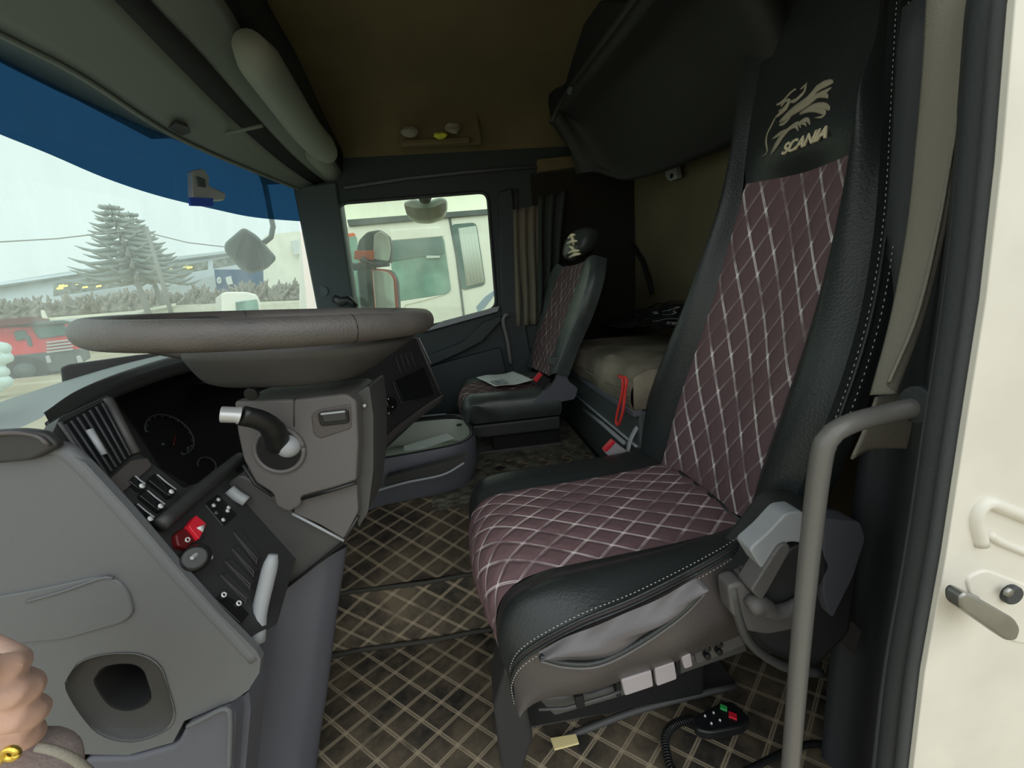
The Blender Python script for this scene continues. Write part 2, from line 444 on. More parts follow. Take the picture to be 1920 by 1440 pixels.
# A pillar trim, with its round cap
ap = [at(548, 350, y=YW-0.07), at(597, 600, y=YW-0.07), at(668, 600, y=YW-0.03), at(630, 340, y=YW-0.03)]
struct(smoothprism('trim_3', [p for p in ap], Y*0.09, 'pillar', bevel=0.012), 'grey windscreen pillar on the passenger side')
struct(MB().disc(at(607, 546, y=YW-0.055), -Y, 0.024, 0.008).build('trim_4', 'pillar', bevel=0.002), 'round cap on the windscreen pillar')
# rear wall, ceiling
XR = 0.92
struct(MB().box((XR+0.02, 1.2, 0.95), (0.04, 2.0, 1.9)).build('wall_rear', 'rear', smooth=False))
def gridsurf(name, rows_, m, nu=30, nv=20, parent=None, solid=0, disp=None, **k):
    me = loft(rows_, nu, nv, disp); return link(name, me, m, parent, solid=solid, **k)
ce = []
for x in (-0.95, -0.5, 0.0, 0.6, 1.2):
    ce.append([V((x, 0.22, 1.62)), V((x, 0.34, 1.76)), V((x, 0.6, 1.84)), V((x, 1.25, 1.86)), V((x, 1.85, 1.83)), V((x, 2.06, 1.74)), V((x, YW+.02, 1.585))])
struct(gridsurf('ceiling', ce, 'ceil', 40, 20), 'beige brown cab headliner')
# wall on the driver's side behind the door opening
struct(MB().box((0.80, 0.285, 0.9), (0.60, 0.03, 1.75)).build('wall_left', 'panel', smooth=False))
struct(MB().box((-1.1, 1.17, 1.82), (0.6, 1.95, 0.02)).build('trim_15', 'pillar', smooth=False), 'dark roof front over the overhead shelf')
struct(MB().tube([(-0.98, 0.27, 0.75), (-0.93, 0.27, 1.25), (-0.88, 0.28, 1.75)], 0.05, 10).build('trim_16', 'pillar'), 'windscreen pillar on the driver side')
# windscreen and header
def wx(y, z):      # curved, raked windscreen
    return -1.14 + 0.38*((y-1.2)/0.95)**2*0.9 + (z-0.8)*0.10
wsrows = []
for z in (0.62, 0.8, 1.0, 1.2, 1.4, 1.6):
    wsrows.append([V((wx(y, z), y, z)) for y in (0.26, 0.5, 0.8, 1.1, 1.4, 1.7, 1.95, 2.08)])
struct(gridsurf('window_2', wsrows, 'windshield', 40, 16), 'large dusty windscreen')
struct(link('trim_17', loft([[V((wx(y, 1.6)-.01, y, 1.6)) for y in (0.26, 0.8, 1.2, 1.6, 2.08)], [V((wx(y, 1.6)-.01, y, 1.83)) for y in (0.26, 0.8, 1.2, 1.6, 2.08)]], 20, 4), 'pillar', solid=0.01), 'cab front above the windscreen')
# blue sun strip stuck to the top of the screen
def strip_z(y): return 1.30 + 0.06*max(0, (y-1.0))
def ray_ws(px, py, off=0.0):      # where a pixel's ray meets the screen's inner face
    d = ray(px, py); t = 0.3
    for _ in range(4000):
        p = CAM+d*t
        if p.x < wx(p.y, p.z)+off: return p
        t += 0.001
    return p
low = [ray_ws(a, b, 0.012) for a, b in [(-60, 225), (0, 252), (90, 288), (200, 335), (300, 368), (400, 392), (480, 408), (575, 416)]]
top = [V((wx(p.y, 1.62)+0.012, p.y, 1.62)) for p in low]
mid = [V((wx(a.y, (a.z+1.62)/2)+0.012, a.y, (a.z+1.62)/2)) for a in low]
tag(link('sun_strip', loft([low, mid, top], 40, 10), 'sunband'), 'translucent dark blue sun strip along the top of the windscreen', 'sun strip')

# header shelf over the screen
hd = thing('overhead_shelf', 'grey moulded overhead shelf above the windscreen', 'shelf', (-0.8, 1.3, 1.6))
l1 = row([(-120, -10), (0, 62), (150, 140), (330, 255), (480, 322), (606, 372)], z=1.53)
l2 = row([(60, -160), (215, -5), (330, 115), (440, 225), (540, 312), (632, 372)], z=[1.60, 1.60, 1.60, 1.60, 1.58, 1.55])
link('lower_panel', loft([l1, l2], 30, 6), 'header', hd, solid=0.008)
MB().tube(resample([p-Z*0.003 for p in l1], 30), 0.006, 8).build('front_lip', 'header', hd)
MB().tube(resample([p+V((-.005, 0, -.004)) for p in l1], 30), 0.003, 8).build('seal', 'topgrey', hd)
l3 = row([(130, -190), (270, -5), (375, 105), (478, 222), (560, 305), (640, 366)], z=[1.615, 1.615, 1.615, 1.61, 1.59, 1.555])
link('slot', loft([[p-Z*0.002-X*.004 for p in l2], [p-Z*0.002+X*.006 for p in l3]], 30, 3), 'void', hd, solid=0.004)
l4 = row([(330, -100), (420, 0), (480, 100), (560, 200), (620, 290), (657, 348)], z=[1.68, 1.68, 1.68, 1.66, 1.63, 1.59])
link('upper_panel', loft([l3, l4], 30, 6), 'header', hd, solid=0.006)
l5 = row([(480, -100), (500, 0), (560, 110), (610, 220), (650, 300), (670, 345)], z=[1.78, 1.78, 1.76, 1.74, 1.68, 1.60])
link('rear_gap', loft([l4, l5], 30, 6), 'void', hd, solid=0.006)
lf = [V((wx(p.y, 1.60)+0.004, p.y, 1.60)) for p in resample(l1, 16)]
link('front_panel', loft([l1, lf], 30, 6), 'pillar', hd, solid=0.006)
# divider across the slot and a dark catch
MB().tube(row([(392, 256), (440, 247), (492, 236)], z=1.575), 0.0055, 8).build('divider_rib', 'header', hd)
MB().prism(rnd(row([(306, 243), (330, 232), (352, 238), (358, 250), (332, 258)], z=1.535), 0.01), Z*0.01).build('catch', 'panel', hd, bevel=0.002)
# rolled sun blinds
for i, (pts, rr, lb) in enumerate([([(468, 88), (520, 165), (575, 245), (612, 285)], 0.058, 'longer grey rolled blind above the windscreen'),
                              ([(585, 280), (615, 315), (640, 348)], 0.046, 'short grey blind end cap near the passenger pillar')]):
    a = row(pts, z=1.62)
    b = thing('roller_blind', lb, 'sun blind', a[0])
    q = resample(a, 12)
    MB().tube(q, [rr*0.72]+[rr]*10+[rr*0.8], 18).build('roll', 'blind', b)
    MB().tube([q[-1], q[-1]+(q[-1]-q[-2]).normalized()*0.012], rr*0.7, 14).build('end_cap', 'header', b, bevel=0.003)

# ================================================================== OUTSIDE
struct(MB().box((0, 0, -1.55), (300, 300, 0.1)).build('ground_near', 'ground', smooth=False), 'dirt yard').name = 'ground'
FD = V((-1, 0.0, 0))
def out(px, py, d): # point on the ray at horizontal distance d
    r = ray(px, py); return CAM+r*(d/math.hypot(r.x, r.y))
# sloping yard ahead of the cab
g = MB(); yv = [[out(x_, y_+(x_-60)*s_, d_) for x_ in (-400, 0, 400, 800)] for y_, s_, d_ in ((900, -.25, 3.5), (780, -.12, 8), (706, -.09, 20), (668, -.085, 40), (640, -.08, 95))]
for i in range(4):
    for j in range(3): g.add([yv[i][j], yv[i][j+1], yv[i+1][j+1], yv[i+1][j]], [(0, 1, 2, 3)])
struct(g.build('yard_slope', 'ground', smooth=False), 'rising dirt yard in front of the cab').name = 'ground_slope'
# factory building far away
bd = thing('factory_building', 'long pale factory building with a strip of lit windows', 'building', out(250, 640, 80))
def quadbox(name, pp, d, depth, m, parent, **k):
    q = [out(a, b, dd) for (a, b), dd in zip(pp, d if isinstance(d, list) else [d]*len(pp))]
    n = V((ray(300, 600).x, ray(300, 600).y, 0)).normalized()*depth
    return MB().prism(q, n).build(name, m, parent, smooth=False, **k)
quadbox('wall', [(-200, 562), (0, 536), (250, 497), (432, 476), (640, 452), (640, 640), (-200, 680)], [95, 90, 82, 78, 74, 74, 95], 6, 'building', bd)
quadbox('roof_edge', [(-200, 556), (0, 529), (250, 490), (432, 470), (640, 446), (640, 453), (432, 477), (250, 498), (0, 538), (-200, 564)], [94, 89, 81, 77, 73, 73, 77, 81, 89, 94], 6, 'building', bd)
def zline(t): return 529+(t)*(-0.134)
for (a, b, y0, y1) in [(100, 238, 12, 38), (262, 290, 8, 34), (300, 390, 10, 28), (400, 448, 8, 26)]:
    wdn = quadbox('window', [(a, zline(a)+y0+4), (b, zline(b)+y0+3), (b, zline(b)+y1), (a, zline(a)+y1+2)], [86-a*0.03-1, 86-b*0.03-1, 86-b*0.03-1, 86-a*0.03-1], 0.5, 'bwin', bd)
    for k in range(max(2, int((b-a)/14))):
        px = random.uniform(a+6, b-6); py = zline(px)+random.uniform(y0+8, y1-6)
        quadbox('ceiling_lamp', [(px-5, py), (px+5, py-1.5), (px+5, py+1.5), (px-5, py+3)], 74, 0.2, 'lampy', wdn)
quadbox('blue_wall', [(402, 505), (640, 508), (640, 560), (408, 552)], 72, 0.5, 'bluec', bd)
for (a, b) in [(414, 530), (424, 524)]:
    pass
quadbox('sign_panel', [(423, 520), (433, 517), (437, 532), (426, 535)], 71.5, 0.2, 'paper', bd)
MBs = MB().tube([out(411+3.2*math.cos(t*math.pi/8)*0.8, 526+5*math.sin(t*math.pi/8), 71.5) for t in range(17)], 0.12, 6).build('letter_o', 'paper', bd)
quadbox('annex_wall', [(500, 440), (640, 425), (640, 600), (505, 600)], 60, 3, 'cream', bd)
quadbox('annex_panel', [(545, 452), (568, 448), (572, 474), (552, 478)], 59, 0.3, 'paper', bd)
# scrub belt: a tangle nobody could count
mb = MB()
for i in range(120):
    px = -60+i*5.5+random.uniform(-5, 5)
    base = 600-px*0.07; hgt = random.uniform(22, 44)
    c = out(px, base, 56)
    for k in range(9):
        h = random.uniform(0.5, 1)
        tip = out(px+random.uniform(-16, 16), base-hgt*h, 56)+V((random.uniform(-1, 1), random.uniform(-1, 1), 0))
        mb.tube([c+V((random.uniform(-.8, .8), random.uniform(-.8, .8), 0)), c.lerp(tip, .5)+V((random.uniform(-.4, .4),)*3), tip], [0.30, 0.26, 0.06], 5)
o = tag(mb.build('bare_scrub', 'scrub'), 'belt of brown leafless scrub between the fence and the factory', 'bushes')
o['kind'] = 'stuff'
# concrete fence
fn = thing('concrete_fence', 'pale concrete fence crossing the yard ahead', 'fence', out(200, 640, 40))
quadbox('fence_panel', [(150, 606), (250, 590), (330, 572), (640, 560), (640, 660), (150, 676)], 40, 0.3, 'fence', fn)
quadbox('cap_rail', [(75, 597), (250, 583), (330, 568), (330, 573), (250, 588), (75, 602)], 39.5, 0.3, 'cream', fn)
quadbox('fence_post', [(76, 582), (82, 581), (90, 600), (80, 601)], 39, 0.3, 'cream', fn)
# conifer
def conifer(px, ytop, ybase, lean, d, wpx, label):
    t = thing('conifer_tree', label, 'tree', out(px+lean, ybase, d))
    a = out(px, ytop, d); b = out(px+lean, ybase, d)
    MB().tube([b, b.lerp(a, .5), a], [0.22, 0.15, 0.04], 6).build('trunk', 'bark', t)
    mb = MB()
    for k in range(13):
        f = 0.02+k/13*0.56
        c = a.lerp(b, f)
        L = (0.16+0.84*(f/0.58))*wpx/2/FPX*d*1.3
        for s in range(7):
            th = s*2*math.pi/7+k*0.45; dirv = V((math.cos(th), math.sin(th), 0)); l = L*random.uniform(0.85, 1.1)
            br = [c, c+dirv*l*0.35-Z*l*0.10, c+dirv*l*0.7-Z*l*0.16, c+dirv*l-Z*l*0.04]
            mb.tube(resample(br, 7), [0.05, 0.10, 0.13, 0.13, 0.11, 0.08, 0.02], 6)
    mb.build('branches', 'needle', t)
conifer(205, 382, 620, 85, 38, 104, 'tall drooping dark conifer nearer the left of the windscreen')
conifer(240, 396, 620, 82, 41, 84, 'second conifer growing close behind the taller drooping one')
# poles, wires
tag(MB().tube([out(275, 428, 34), out(322, 590, 34)], [0.10, 0.13], 8).build('utility_pole', 'bark'), 'leaning grey utility pole right of the conifers', 'pole')
wr = MB()
for a, b in (((-60, 457), (275, 428)), ((275, 436), (430, 464)), ((265, 430), (275, 428))):
    wr.tube([out(a[0], a[1], 34), out((a[0]+b[0])/2, (a[1]+b[1])/2+5, 34), out(b[0], b[1], 34)], 0.035, 5)
tag(wr.build('overhead_wire', 'bark'), 'thin dark wires strung from the utility pole', 'wire')
# wire hanging near the screen
# red tipper truck
tk = thing('red_truck', 'red truck with a dark tipper body in the yard', 'truck', out(60, 700, 20))
D = 20
quadbox('cab', [(-30, 612), (52, 612), (62, 606), (122, 604), (136, 628), (148, 650), (150, 664), (150, 676), (-30, 690)], D, 2.2, 'truckred', tk, bevel=0.08)
quadbox('tipper_edge', [(-60, 604), (62, 594), (62, 606), (-60, 616)], D-0.4, 2.4, 'dred', tk)
quadbox('windscreen', [(58, 612), (120, 607), (130, 628), (72, 636)], D-0.12, 0.2, 'tglass', tk, bevel=0.05)
quadbox('side_window', [(24, 622), (46, 618), (54, 634), (30, 640)], D-0.12, 0.2, 'tglass', tk, bevel=0.05)
quadbox('roof_visor', [(50, 604), (122, 600), (124, 607), (56, 611)], D-0.3, 1, 'outgrey', tk, bevel=0.05)
for k in range(4):
    quadbox('grille_bar', [(86, 641+k*6), (136, 635+k*6), (137, 638+k*6), (88, 644+k*6)], D-0.15, 0.1, 'silver', tk)
quadbox('bumper', [(-30, 672), (150, 654), (156, 676), (120, 696), (0, 704), (-30, 704)], D-0.05, 2.0, 'outgrey', tk, bevel=0.05)
for a in (88, 146):
    quadbox('headlight', [(a-4, 668), (a+4, 666), (a+9, 680), (a, 682)], D-0.2, 0.2, 'silver', tk, bevel=0.03)
for a, b in ((47, 695), (-6, 700)):
    c = out(a, b, D-0.2); wh = MB().disc(c, V((ray(60, 690).x, ray(60, 690).y, 0)), 0.46, 0.4, 24).build('wheel', 'tyre', tk, bevel=0.04)
    MB().disc(c-V((ray(60, 690).x, ray(60, 690).y, 0)).normalized()*0.03, V((ray(60, 690).x, ray(60, 690).y, 0)), 0.24, 0.05, 20).build('hub', 'outgrey', wh)
quadbox('side_mirror', [(46, 630), (54, 629), (60, 650), (52, 650)], D-0.6, 0.25, 'outgrey', tk, bevel=0.05)
# wrapped bundle at the left edge
wb = MB()
for k in range(9):
    c = out(-38+random.uniform(-8, 10), 656+k*9, 12)
    wb.tube([c-X*0.35+Y*.1, c, c+X*0.4], [0.08, 0.22, 0.1], 10)
tag(wb.build('wrapped_bundle', 'tarp'), 'pale plastic-wrapped bundle at the windscreen\'s lower left corner', 'bundle')
# small white lorry cab seen over the wheel
lw = thing('white_lorry', 'small white lorry cab seen just above the steering wheel', 'truck', out(450, 610, 16))
quadbox('cab', [(415, 550), (425, 547), (462, 547), (482, 552), (490, 570), (492, 660), (418, 660)], 16, 2, 'white', lw, bevel=0.06)
quadbox('windscreen', [(442, 566), (482, 561), (488, 592), (444, 596)], 15.9, 0.1, 'tglass2', lw, bevel=0.03)
# neighbouring white truck through the passenger window
YT = 4.0
nb = thing('white_truck', 'big white truck cab parked beside the passenger window', 'truck', (0, YT, -1.5))
def tp(pts): return pix(pts, y=YT)
# body side with two window openings filled by glass panes set slightly proud
smoothprism('cab_side', tp([(560, 432), (842, 404), (990, 392), (1010, 760), (560, 800)]), Y*2.2, 'white', nb, bevel=0.02)
smoothprism('high_roof', [p+Y*0.35 for p in tp([(560, 330), (720, 250), (990, 230), (1000, 400), (560, 432)])], Y*1.6, 'cream', nb, bevel=0.05)
smoothprism('roof_seam', [p-Y*0.03 for p in tp([(652, 413), (915, 393), (915, 403), (655, 425)])], Y*0.06, 'outgrey', nb, bevel=0.005)
smoothprism('roof_board', [p-Y*0.02 for p in tp([(730, 432), (825, 426), (832, 444), (735, 452)])], Y*0.03, 'white', nb, bevel=0.01)
dw = smoothprism('door_window', rnd([p-Y*0.012 for p in tp([(728, 452), (832, 444), (846, 545), (836, 552), (742, 566)])], 0.04), Y*0.03, 'tglass2', nb, bevel=0.006)
smoothprism('window_shade', [p-Y*0.02 for p in tp([(732, 452), (829, 446), (833, 476), (736, 490)])], Y*0.02, 'tglass', dw, bevel=0.003)
smoothprism('window_tag', [p-Y*0.03 for p in tp([(800, 480), (825, 480), (825, 484), (800, 485)])], Y*0.02, 'tray', dw, bevel=0.002)
sw = smoothprism('sleeper_window', rnd([p-Y*0.012 for p in tp([(845, 421), (893, 417), (911, 534), (866, 545)])], 0.05), Y*0.03, 'tglass', nb, bevel=0.006)
cu = MB()
for k in range(5):
    cu.tube([p+Y*0.01 for p in tp([(864+k*6, 428-k*0.8), (880+k*6, 536-k*1.5)])], 0.034, 8)
cu.build('blind', 'tray', sw)
MB().tube([p-Y*0.005 for p in tp([(842, 404), (856, 480), (870, 595), (882, 690)])], 0.012, 6).build('door_seam', 'outgrey', nb)
smoothprism('blue_decal', [p-Y*0.006 for p in tp([(893, 575), (910, 556), (926, 545), (928, 552), (908, 578), (896, 585)])], Y*0.02, 'bluetruck', nb, bevel=0.002)
smoothprism('wheel_arch_line', [p-Y*0.01 for p in tp([(742, 566), (836, 552), (800, 562), (760, 572), (748, 590), (740, 600)])], Y*0.02, 'white', nb, bevel=0.002)
smoothprism('front_pillar', [p-Y*0.02 for p in tp([(640, 440), (665, 436), (700, 600), (672, 610)])], Y*0.1, 'orange', nb, bevel=0.02)
smoothprism('front_glass', [p-Y*0.03 for p in tp([(655, 445), (668, 443), (690, 600), (676, 600)])], Y*0.04, 'tglass2', nb, bevel=0.01)
# our own passenger-side mirror assembly outside the window
ms = thing('door_mirror', 'tall two-part outside mirror beyond the passenger window', 'mirror', at(720, 600, y=2.55))
YM = 2.5
def mp_(pts, o=0.0): return [p+Y*o for p in pix(pts, y=YM)]
up_ = smoothprism('upper_housing', rnd(mp_([(664, 486), (672, 450), (688, 434), (712, 430), (728, 440), (735, 460), (733, 492), (706, 490)]), 0.02), Y*0.07+X*0.0, 'outgrey', ms, bevel=0.018)
smoothprism('upper_glass', rnd(mp_([(702, 440), (714, 433), (728, 443), (733, 465), (730, 490), (700, 486)], -0.006), 0.015), Y*0.02, 'mirror', ms, bevel=0.003)
smoothprism('upper_stripe', mp_([(665, 470), (702, 470), (702, 488), (664, 486)], -0.008), Y*0.03, 'orange', ms, bevel=0.004)
smoothprism('lower_housing', rnd(mp_([(668, 505), (700, 502), (735, 506), (745, 525), (752, 640), (682, 650)]), 0.02), Y*0.08, 'outgrey', ms, bevel=0.018)
smoothprism('lower_frame', rnd(mp_([(697, 502), (730, 507), (742, 520), (752, 640), (709, 650)], -0.008), 0.02), Y*0.03, 'orange', ms, bevel=0.004)
smoothprism('lower_glass', rnd(mp_([(699, 506), (728, 510), (738, 522), (747, 640), (711, 650)], -0.014), 0.02), Y*0.02, 'mirror', ms, bevel=0.003)
MB().tube([at(640, 470, y=2.15)]+mp_([(640, 493), (665, 500), (690, 496), (728, 492)], 0.02), 0.022, 10).build('arm', 'outgrey', ms)
MB().tube(mp_([(680, 486), (692, 496), (706, 500)], -0.02), 0.02, 10).build('pivot', 'black', ms)
# kerb mirror hanging over the passenger window
km = thing('kerb_mirror', 'beige wide-angle kerb mirror hanging over the passenger window', 'mirror', at(797, 375, y=2.3))
kp = [(755, 378), (775, 371), (800, 376), (825, 368), (838, 372), (838, 392), (830, 408), (805, 416), (780, 415), (762, 404)]
smoothprism('housing', rnd(pix(kp, y=2.28), 0.02), Y*0.07, 'tray', km, bevel=0.02)
smoothprism('glass', rnd(pix([(757, 384), (785, 390), (812, 388), (836, 377), (837, 392), (829, 406), (805, 413), (780, 412), (763, 402)], y=2.272), 0.012), Y*0.012, mat('dusty_mirror_face', (0.40, 0.34, 0.24), 0.25, metal=0.2, var=0.15, vscale=15), km, bevel=0.003)
MB().tube([at(797, 352, y=2.125), at(797, 358, y=2.2), at(797, 378, y=2.27)], [0.05, 0.05, 0.028], 12, flat=0.5).build('bracket', 'black', km)
# front mirror outside the screen
fm = thing('front_mirror', 'grey square front mirror on a curved arm outside the windscreen', 'mirror', out(465, 465, 2.7))
fmo = [out(a, b, 2.7) for a, b in [(456, 424), (482, 440), (520, 483), (500, 503), (470, 512), (452, 505), (420, 470), (420, 455)]]
smoothprism('housing', rnd(fmo, 0.025), V((-0.03, 0.06, 0)), 'mirrorback', fm, bevel=0.02)
smoothprism('glass', rnd([out(a, b, 2.68) for a, b in [(458, 432), (490, 455), (497, 498), (466, 508), (440, 480)]], 0.02), V((-.003, .01, 0)), 'pillar', fm, bevel=0.003)
MB().tube([out(a, b, 2.72) for a, b in [(495, 455), (508, 445), (512, 425), (508, 405), (505, 390), (500, 360)]]+[out(502, 372, 2.72), out(502, 372, 2.72)+Z*0.5], 0.014, 10).build('arm', 'mirrorback', fm)

# toll box and sticker on the screen
tb = thing('toll_transponder', 'small white and clear box stuck to the blue sun strip', 'device', ray_ws(375, 350, 0.04))
pp = [ray_ws(a, b, 0.03) for a, b in [(350, 322), (372, 318), (384, 335), (382, 350), (415, 365), (412, 378), (352, 380)]]
MB().prism(rnd(pp, 0.01), V((0.025, -0.01, 0))).build('housing', 'silver', tb, bevel=0.006)
pp = [ray_ws(a, b, 0.06) for a, b in [(352, 370), (396, 372), (396, 388), (354, 386)]]
MB().prism(pp, V((0.008, 0, 0))).build('blue_label', 'blue', tb, bevel=0.001)
tagob = [ray_ws(a, b, 0.05) for a, b in [(362, 330), (378, 336), (380, 352), (366, 350)]]
MB().prism(tagob, V((0.014, 0, 0))).build('clip', 'pillar', tb, bevel=0.003)

# ================================================================== PASSENGER DOOR DETAILS
dr = thing('door_trim_panel', 'dark moulded inner panel of the passenger door', 'door panel', (-0.3, YW-0.03, 0.5))
def pw(pts, o=0.03): return pix(pts, y=YW-o)
smoothprism('sill', pw([(790, 624), (835, 612), (934, 584), (936, 574), (830, 602)], 0.05), Y*0.03, 'ltgrey', dr, bevel=0.003)
smoothprism('armrest', rnd(pw([(800, 668), (870, 640), (905, 605), (938, 592), (942, 600), (905, 640), (868, 660), (800, 690)], 0.07), 0.02), Y*0.06, 'doorp', dr, bevel=0.012)
smoothprism('lower_pocket', rnd(pw([(760, 700), (940, 650), (958, 740), (850, 790), (760, 830)], 0.045), 0.03), Y*0.03, 'doorp', dr, bevel=0.01)
MB().tube(pw([(853, 658), (880, 648), (905, 640)], 0.05), 0.004, 8).build('pocket_lip', 'pillar', dr)
gb = MB().tube(resample(pw([(958, 682), (952, 640), (944, 605), (947, 592), (956, 590)], 0.07), 14), 0.011, 10)
tag(gb.build('entry_grab_handle', 'barm'), 'slim grey grab handle behind the passenger door window', 'handle')
MB_b = MB().prism(pw([(934, 360), (960, 352), (985, 600), (1000, 700), (965, 705), (940, 600)], 0.04), Y*0.03).build('trim_5', 'doorp', bevel=0.008)
struct(MB_b, 'dark pillar behind the passenger door')
hk = MB().tube([out(628, 560, 2.15), out(640, 566, 2.12), out(655, 562, 2.1), out(668, 575, 2.08)], [0.02, 0.024, 0.02, 0.015], 10)
hk.build('knob', 'black', dr)

# ceiling pocket with odds and ends
cp = thing('ceiling_tray', 'shallow brown tray let into the headliner over the passenger window', 'tray', at(820, 230, y=2.0))
yt = 2.0
smoothprism('recess', rnd(pix([(752, 205), (770, 190), (880, 186), (893, 205), (905, 270), (748, 274)], y=yt), 0.02), Y*0.02, 'ceil', cp, bevel=0.006)
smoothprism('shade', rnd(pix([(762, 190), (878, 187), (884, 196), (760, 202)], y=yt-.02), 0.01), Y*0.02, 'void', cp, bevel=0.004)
smoothprism('lip', rnd(pix([(752, 262), (880, 256), (882, 266), (752, 272)], y=yt-.03), 0.01), Y*0.03, 'ceil', cp, bevel=0.006)
for nm, px, py, c, lb, mt in (('crumpled_wrapper', 768, 246, 'wrapper', 'crumpled pale wrapper at the left of the ceiling tray', 'dull'),
                          ('yellow_packet', 826, 254, 'packet', 'bright yellow packet lying in the ceiling tray', 'vyellow'),
                          ('clear_bottle', 848, 240, 'bottle', 'dull clear plastic thing at the right of the ceiling tray', 'dull')):
    c0 = at(px, py, y=yt-0.05)
    mb = MB(); n = 9
    rr = 0.03 if nm != 'yellow_packet' else 0.026
    for j in range(6):
        pass
    bm = bmesh.new(); bmesh.ops.create_icosphere(bm, subdivisions=2, radius=rr)
    for v in bm.verts:
        v.co *= random.uniform(0.8, 1.15); v.co.z *= 0.55 if nm == 'yellow_packet' else 0.8; v.co.x *= 1.3
        v.co.y *= .6
        v.co += c0
    me = bpy.data.meshes.new(nm); bm.to_mesh(me); bm.free()
    tag(link(nm, me, mt, smooth=False), lb, c)

# ================================================================== CURTAINS
def curtain(name, tl, tr, bl, br, m, yv, folds, amp, label, n=60):
    A = [at(*tl, y=yv).lerp(at(*tr, y=yv), i/n) for i in range(n+1)]
    B = [at(*bl, y=yv).lerp(at(*br, y=yv), i/n) for i in range(n+1)]
    mb = MB(); vs = []; fs = []
    for j in range(13):
        for i in range(n+1):
            p = A[i].lerp(B[i], j/12); w = math.sin(i/n*folds*2*math.pi+0.4*math.sin(j*0.5))*amp*(0.6+0.4*j/12)
            vs.append(p-Y*(w+amp))
    for j in range(12):
        for i in range(n): fs.append((j*(n+1)+i, j*(n+1)+i+1, (j+1)*(n+1)+i+1, (j+1)*(n+1)+i))
    mb.add(vs, fs)
    return tag(mb.build(name, m, solid=0.003), label, 'curtain')
curtain('window_curtain', (962, 395), (1010, 385), (968, 612), (1012, 606), 'curtain', YW-0.03, 3, 0.012, 'brown gathered curtain hanging beside the passenger door pillar')
curtain('window_curtain', (935, 360), (970, 355), (955, 600), (975, 600), 'curtaind', YW-0.02, 2, 0.008, 'dark edge curtain against the passenger door pillar')
curtain('bunk_curtain', (1008, 372), (1060, 360), (1008, 590), (1040, 560), 'curtaind', YW-0.05, 2.5, 0.02, 'dark brown bunk curtain bunched behind the brown one')

# ================================================================== BUNK
XB = 0.45
bk = thing('bunk_box', 'dark green-grey storage box under the lower bunk', 'box', (XB+0.3, 1.4, 0.3))
MB().box((XB+0.23, 1.52, 0.43), (0.46, 1.0, 0.30)).build('body', 'bunkbox', bk, bevel=0.008)
MB().box((XB-0.003, 1.52, 0.575), (0.03, 1.0, 0.02)).build('front_rail', 'bluegrey', bk, bevel=0.004)
MB().tube([at(1095, 768, x=XB-0.012), at(1130, 795, x=XB-0.014), at(1172, 832, x=XB-0.012)], 0.008, 8).build('handle_slot', 'ltgrey', bk)
MB().box((XB-0.003, 1.52, 0.47), (0.012, 0.98, 0.003)).build('lid_groove', 'ltgrey', bk)
bm_ = thing('bunk_mattress', 'stained beige cloth mattress on the lower bunk', 'mattress', (XB+0.3, 1.4, 0.59))
mrows = []
for x, dz in ((XB-0.012, 0.0), (XB-0.02, 0.04), (XB-0.012, 0.095), (XB+0.03, 0.118), (XB+0.15, 0.125), (XB+0.3, 0.125), (XB+0.46, 0.12)):
    r = []
    for k in range(9):
        y = 1.03+k*0.112
        q = 0.0 if 0 < k < 8 else 0.0
        r.append(V((x+(0.006*math.sin(k*2)), y, 0.585+dz*(1 if 0 < k < 8 else 0.75))))
    mrows.append(r)
def dents(u, v, a, b):
    s = 0
    for (pa, pb) in ((0.63, 0.42), (0.70, 0.50), (0.57, 0.55), (0.3, 0.5)):
        s -= 0.012*math.exp(-((a-pa)**2+(b-pb)**2)/0.0015)
    return s+0.003*math.sin(u*17)*math.sin(v*13)
link('cushion', loft(mrows, 60, 40, dents), 'mattress', bm_)
MB().prism([V((XB-0.012, 1.925, 0.585)), V((XB-0.012, 1.925, 0.68)), V((XB+0.03, 1.925, 0.70)), V((XB+0.46, 1.925, 0.70)), V((XB+0.46, 1.925, 0.585))], Y*0.01).build('end_panel', 'mattress', bm_)
MB().prism([V((XB-0.012, 1.025, 0.585)), V((XB-0.012, 1.025, 0.68)), V((XB+0.03, 1.025, 0.70)), V((XB+0.46, 1.025, 0.70)), V((XB+0.46, 1.025, 0.585))], Y*0.01).build('end_panel', 'mattress', bm_)
MB().tube([V((XB-0.022, 1.04+i*0.055, 0.628+0.003*math.sin(i*3))) for i in range(17)], 0.004, 6).build('piping', 'curtain', bm_)
# red rope loop hanging over the front
rp = row([(1160, 705), (1168, 712), (1166, 740), (1160, 765), (1155, 790), (1160, 796), (1168, 770), (1172, 735), (1175, 712), (1168, 706)], x=XB-0.035)
tag(MB().tube(resample(rp, 40), 0.0045, 8).build('red_strap', 'strap'), 'red rope loop hanging down the front of the lower bunk', 'strap')
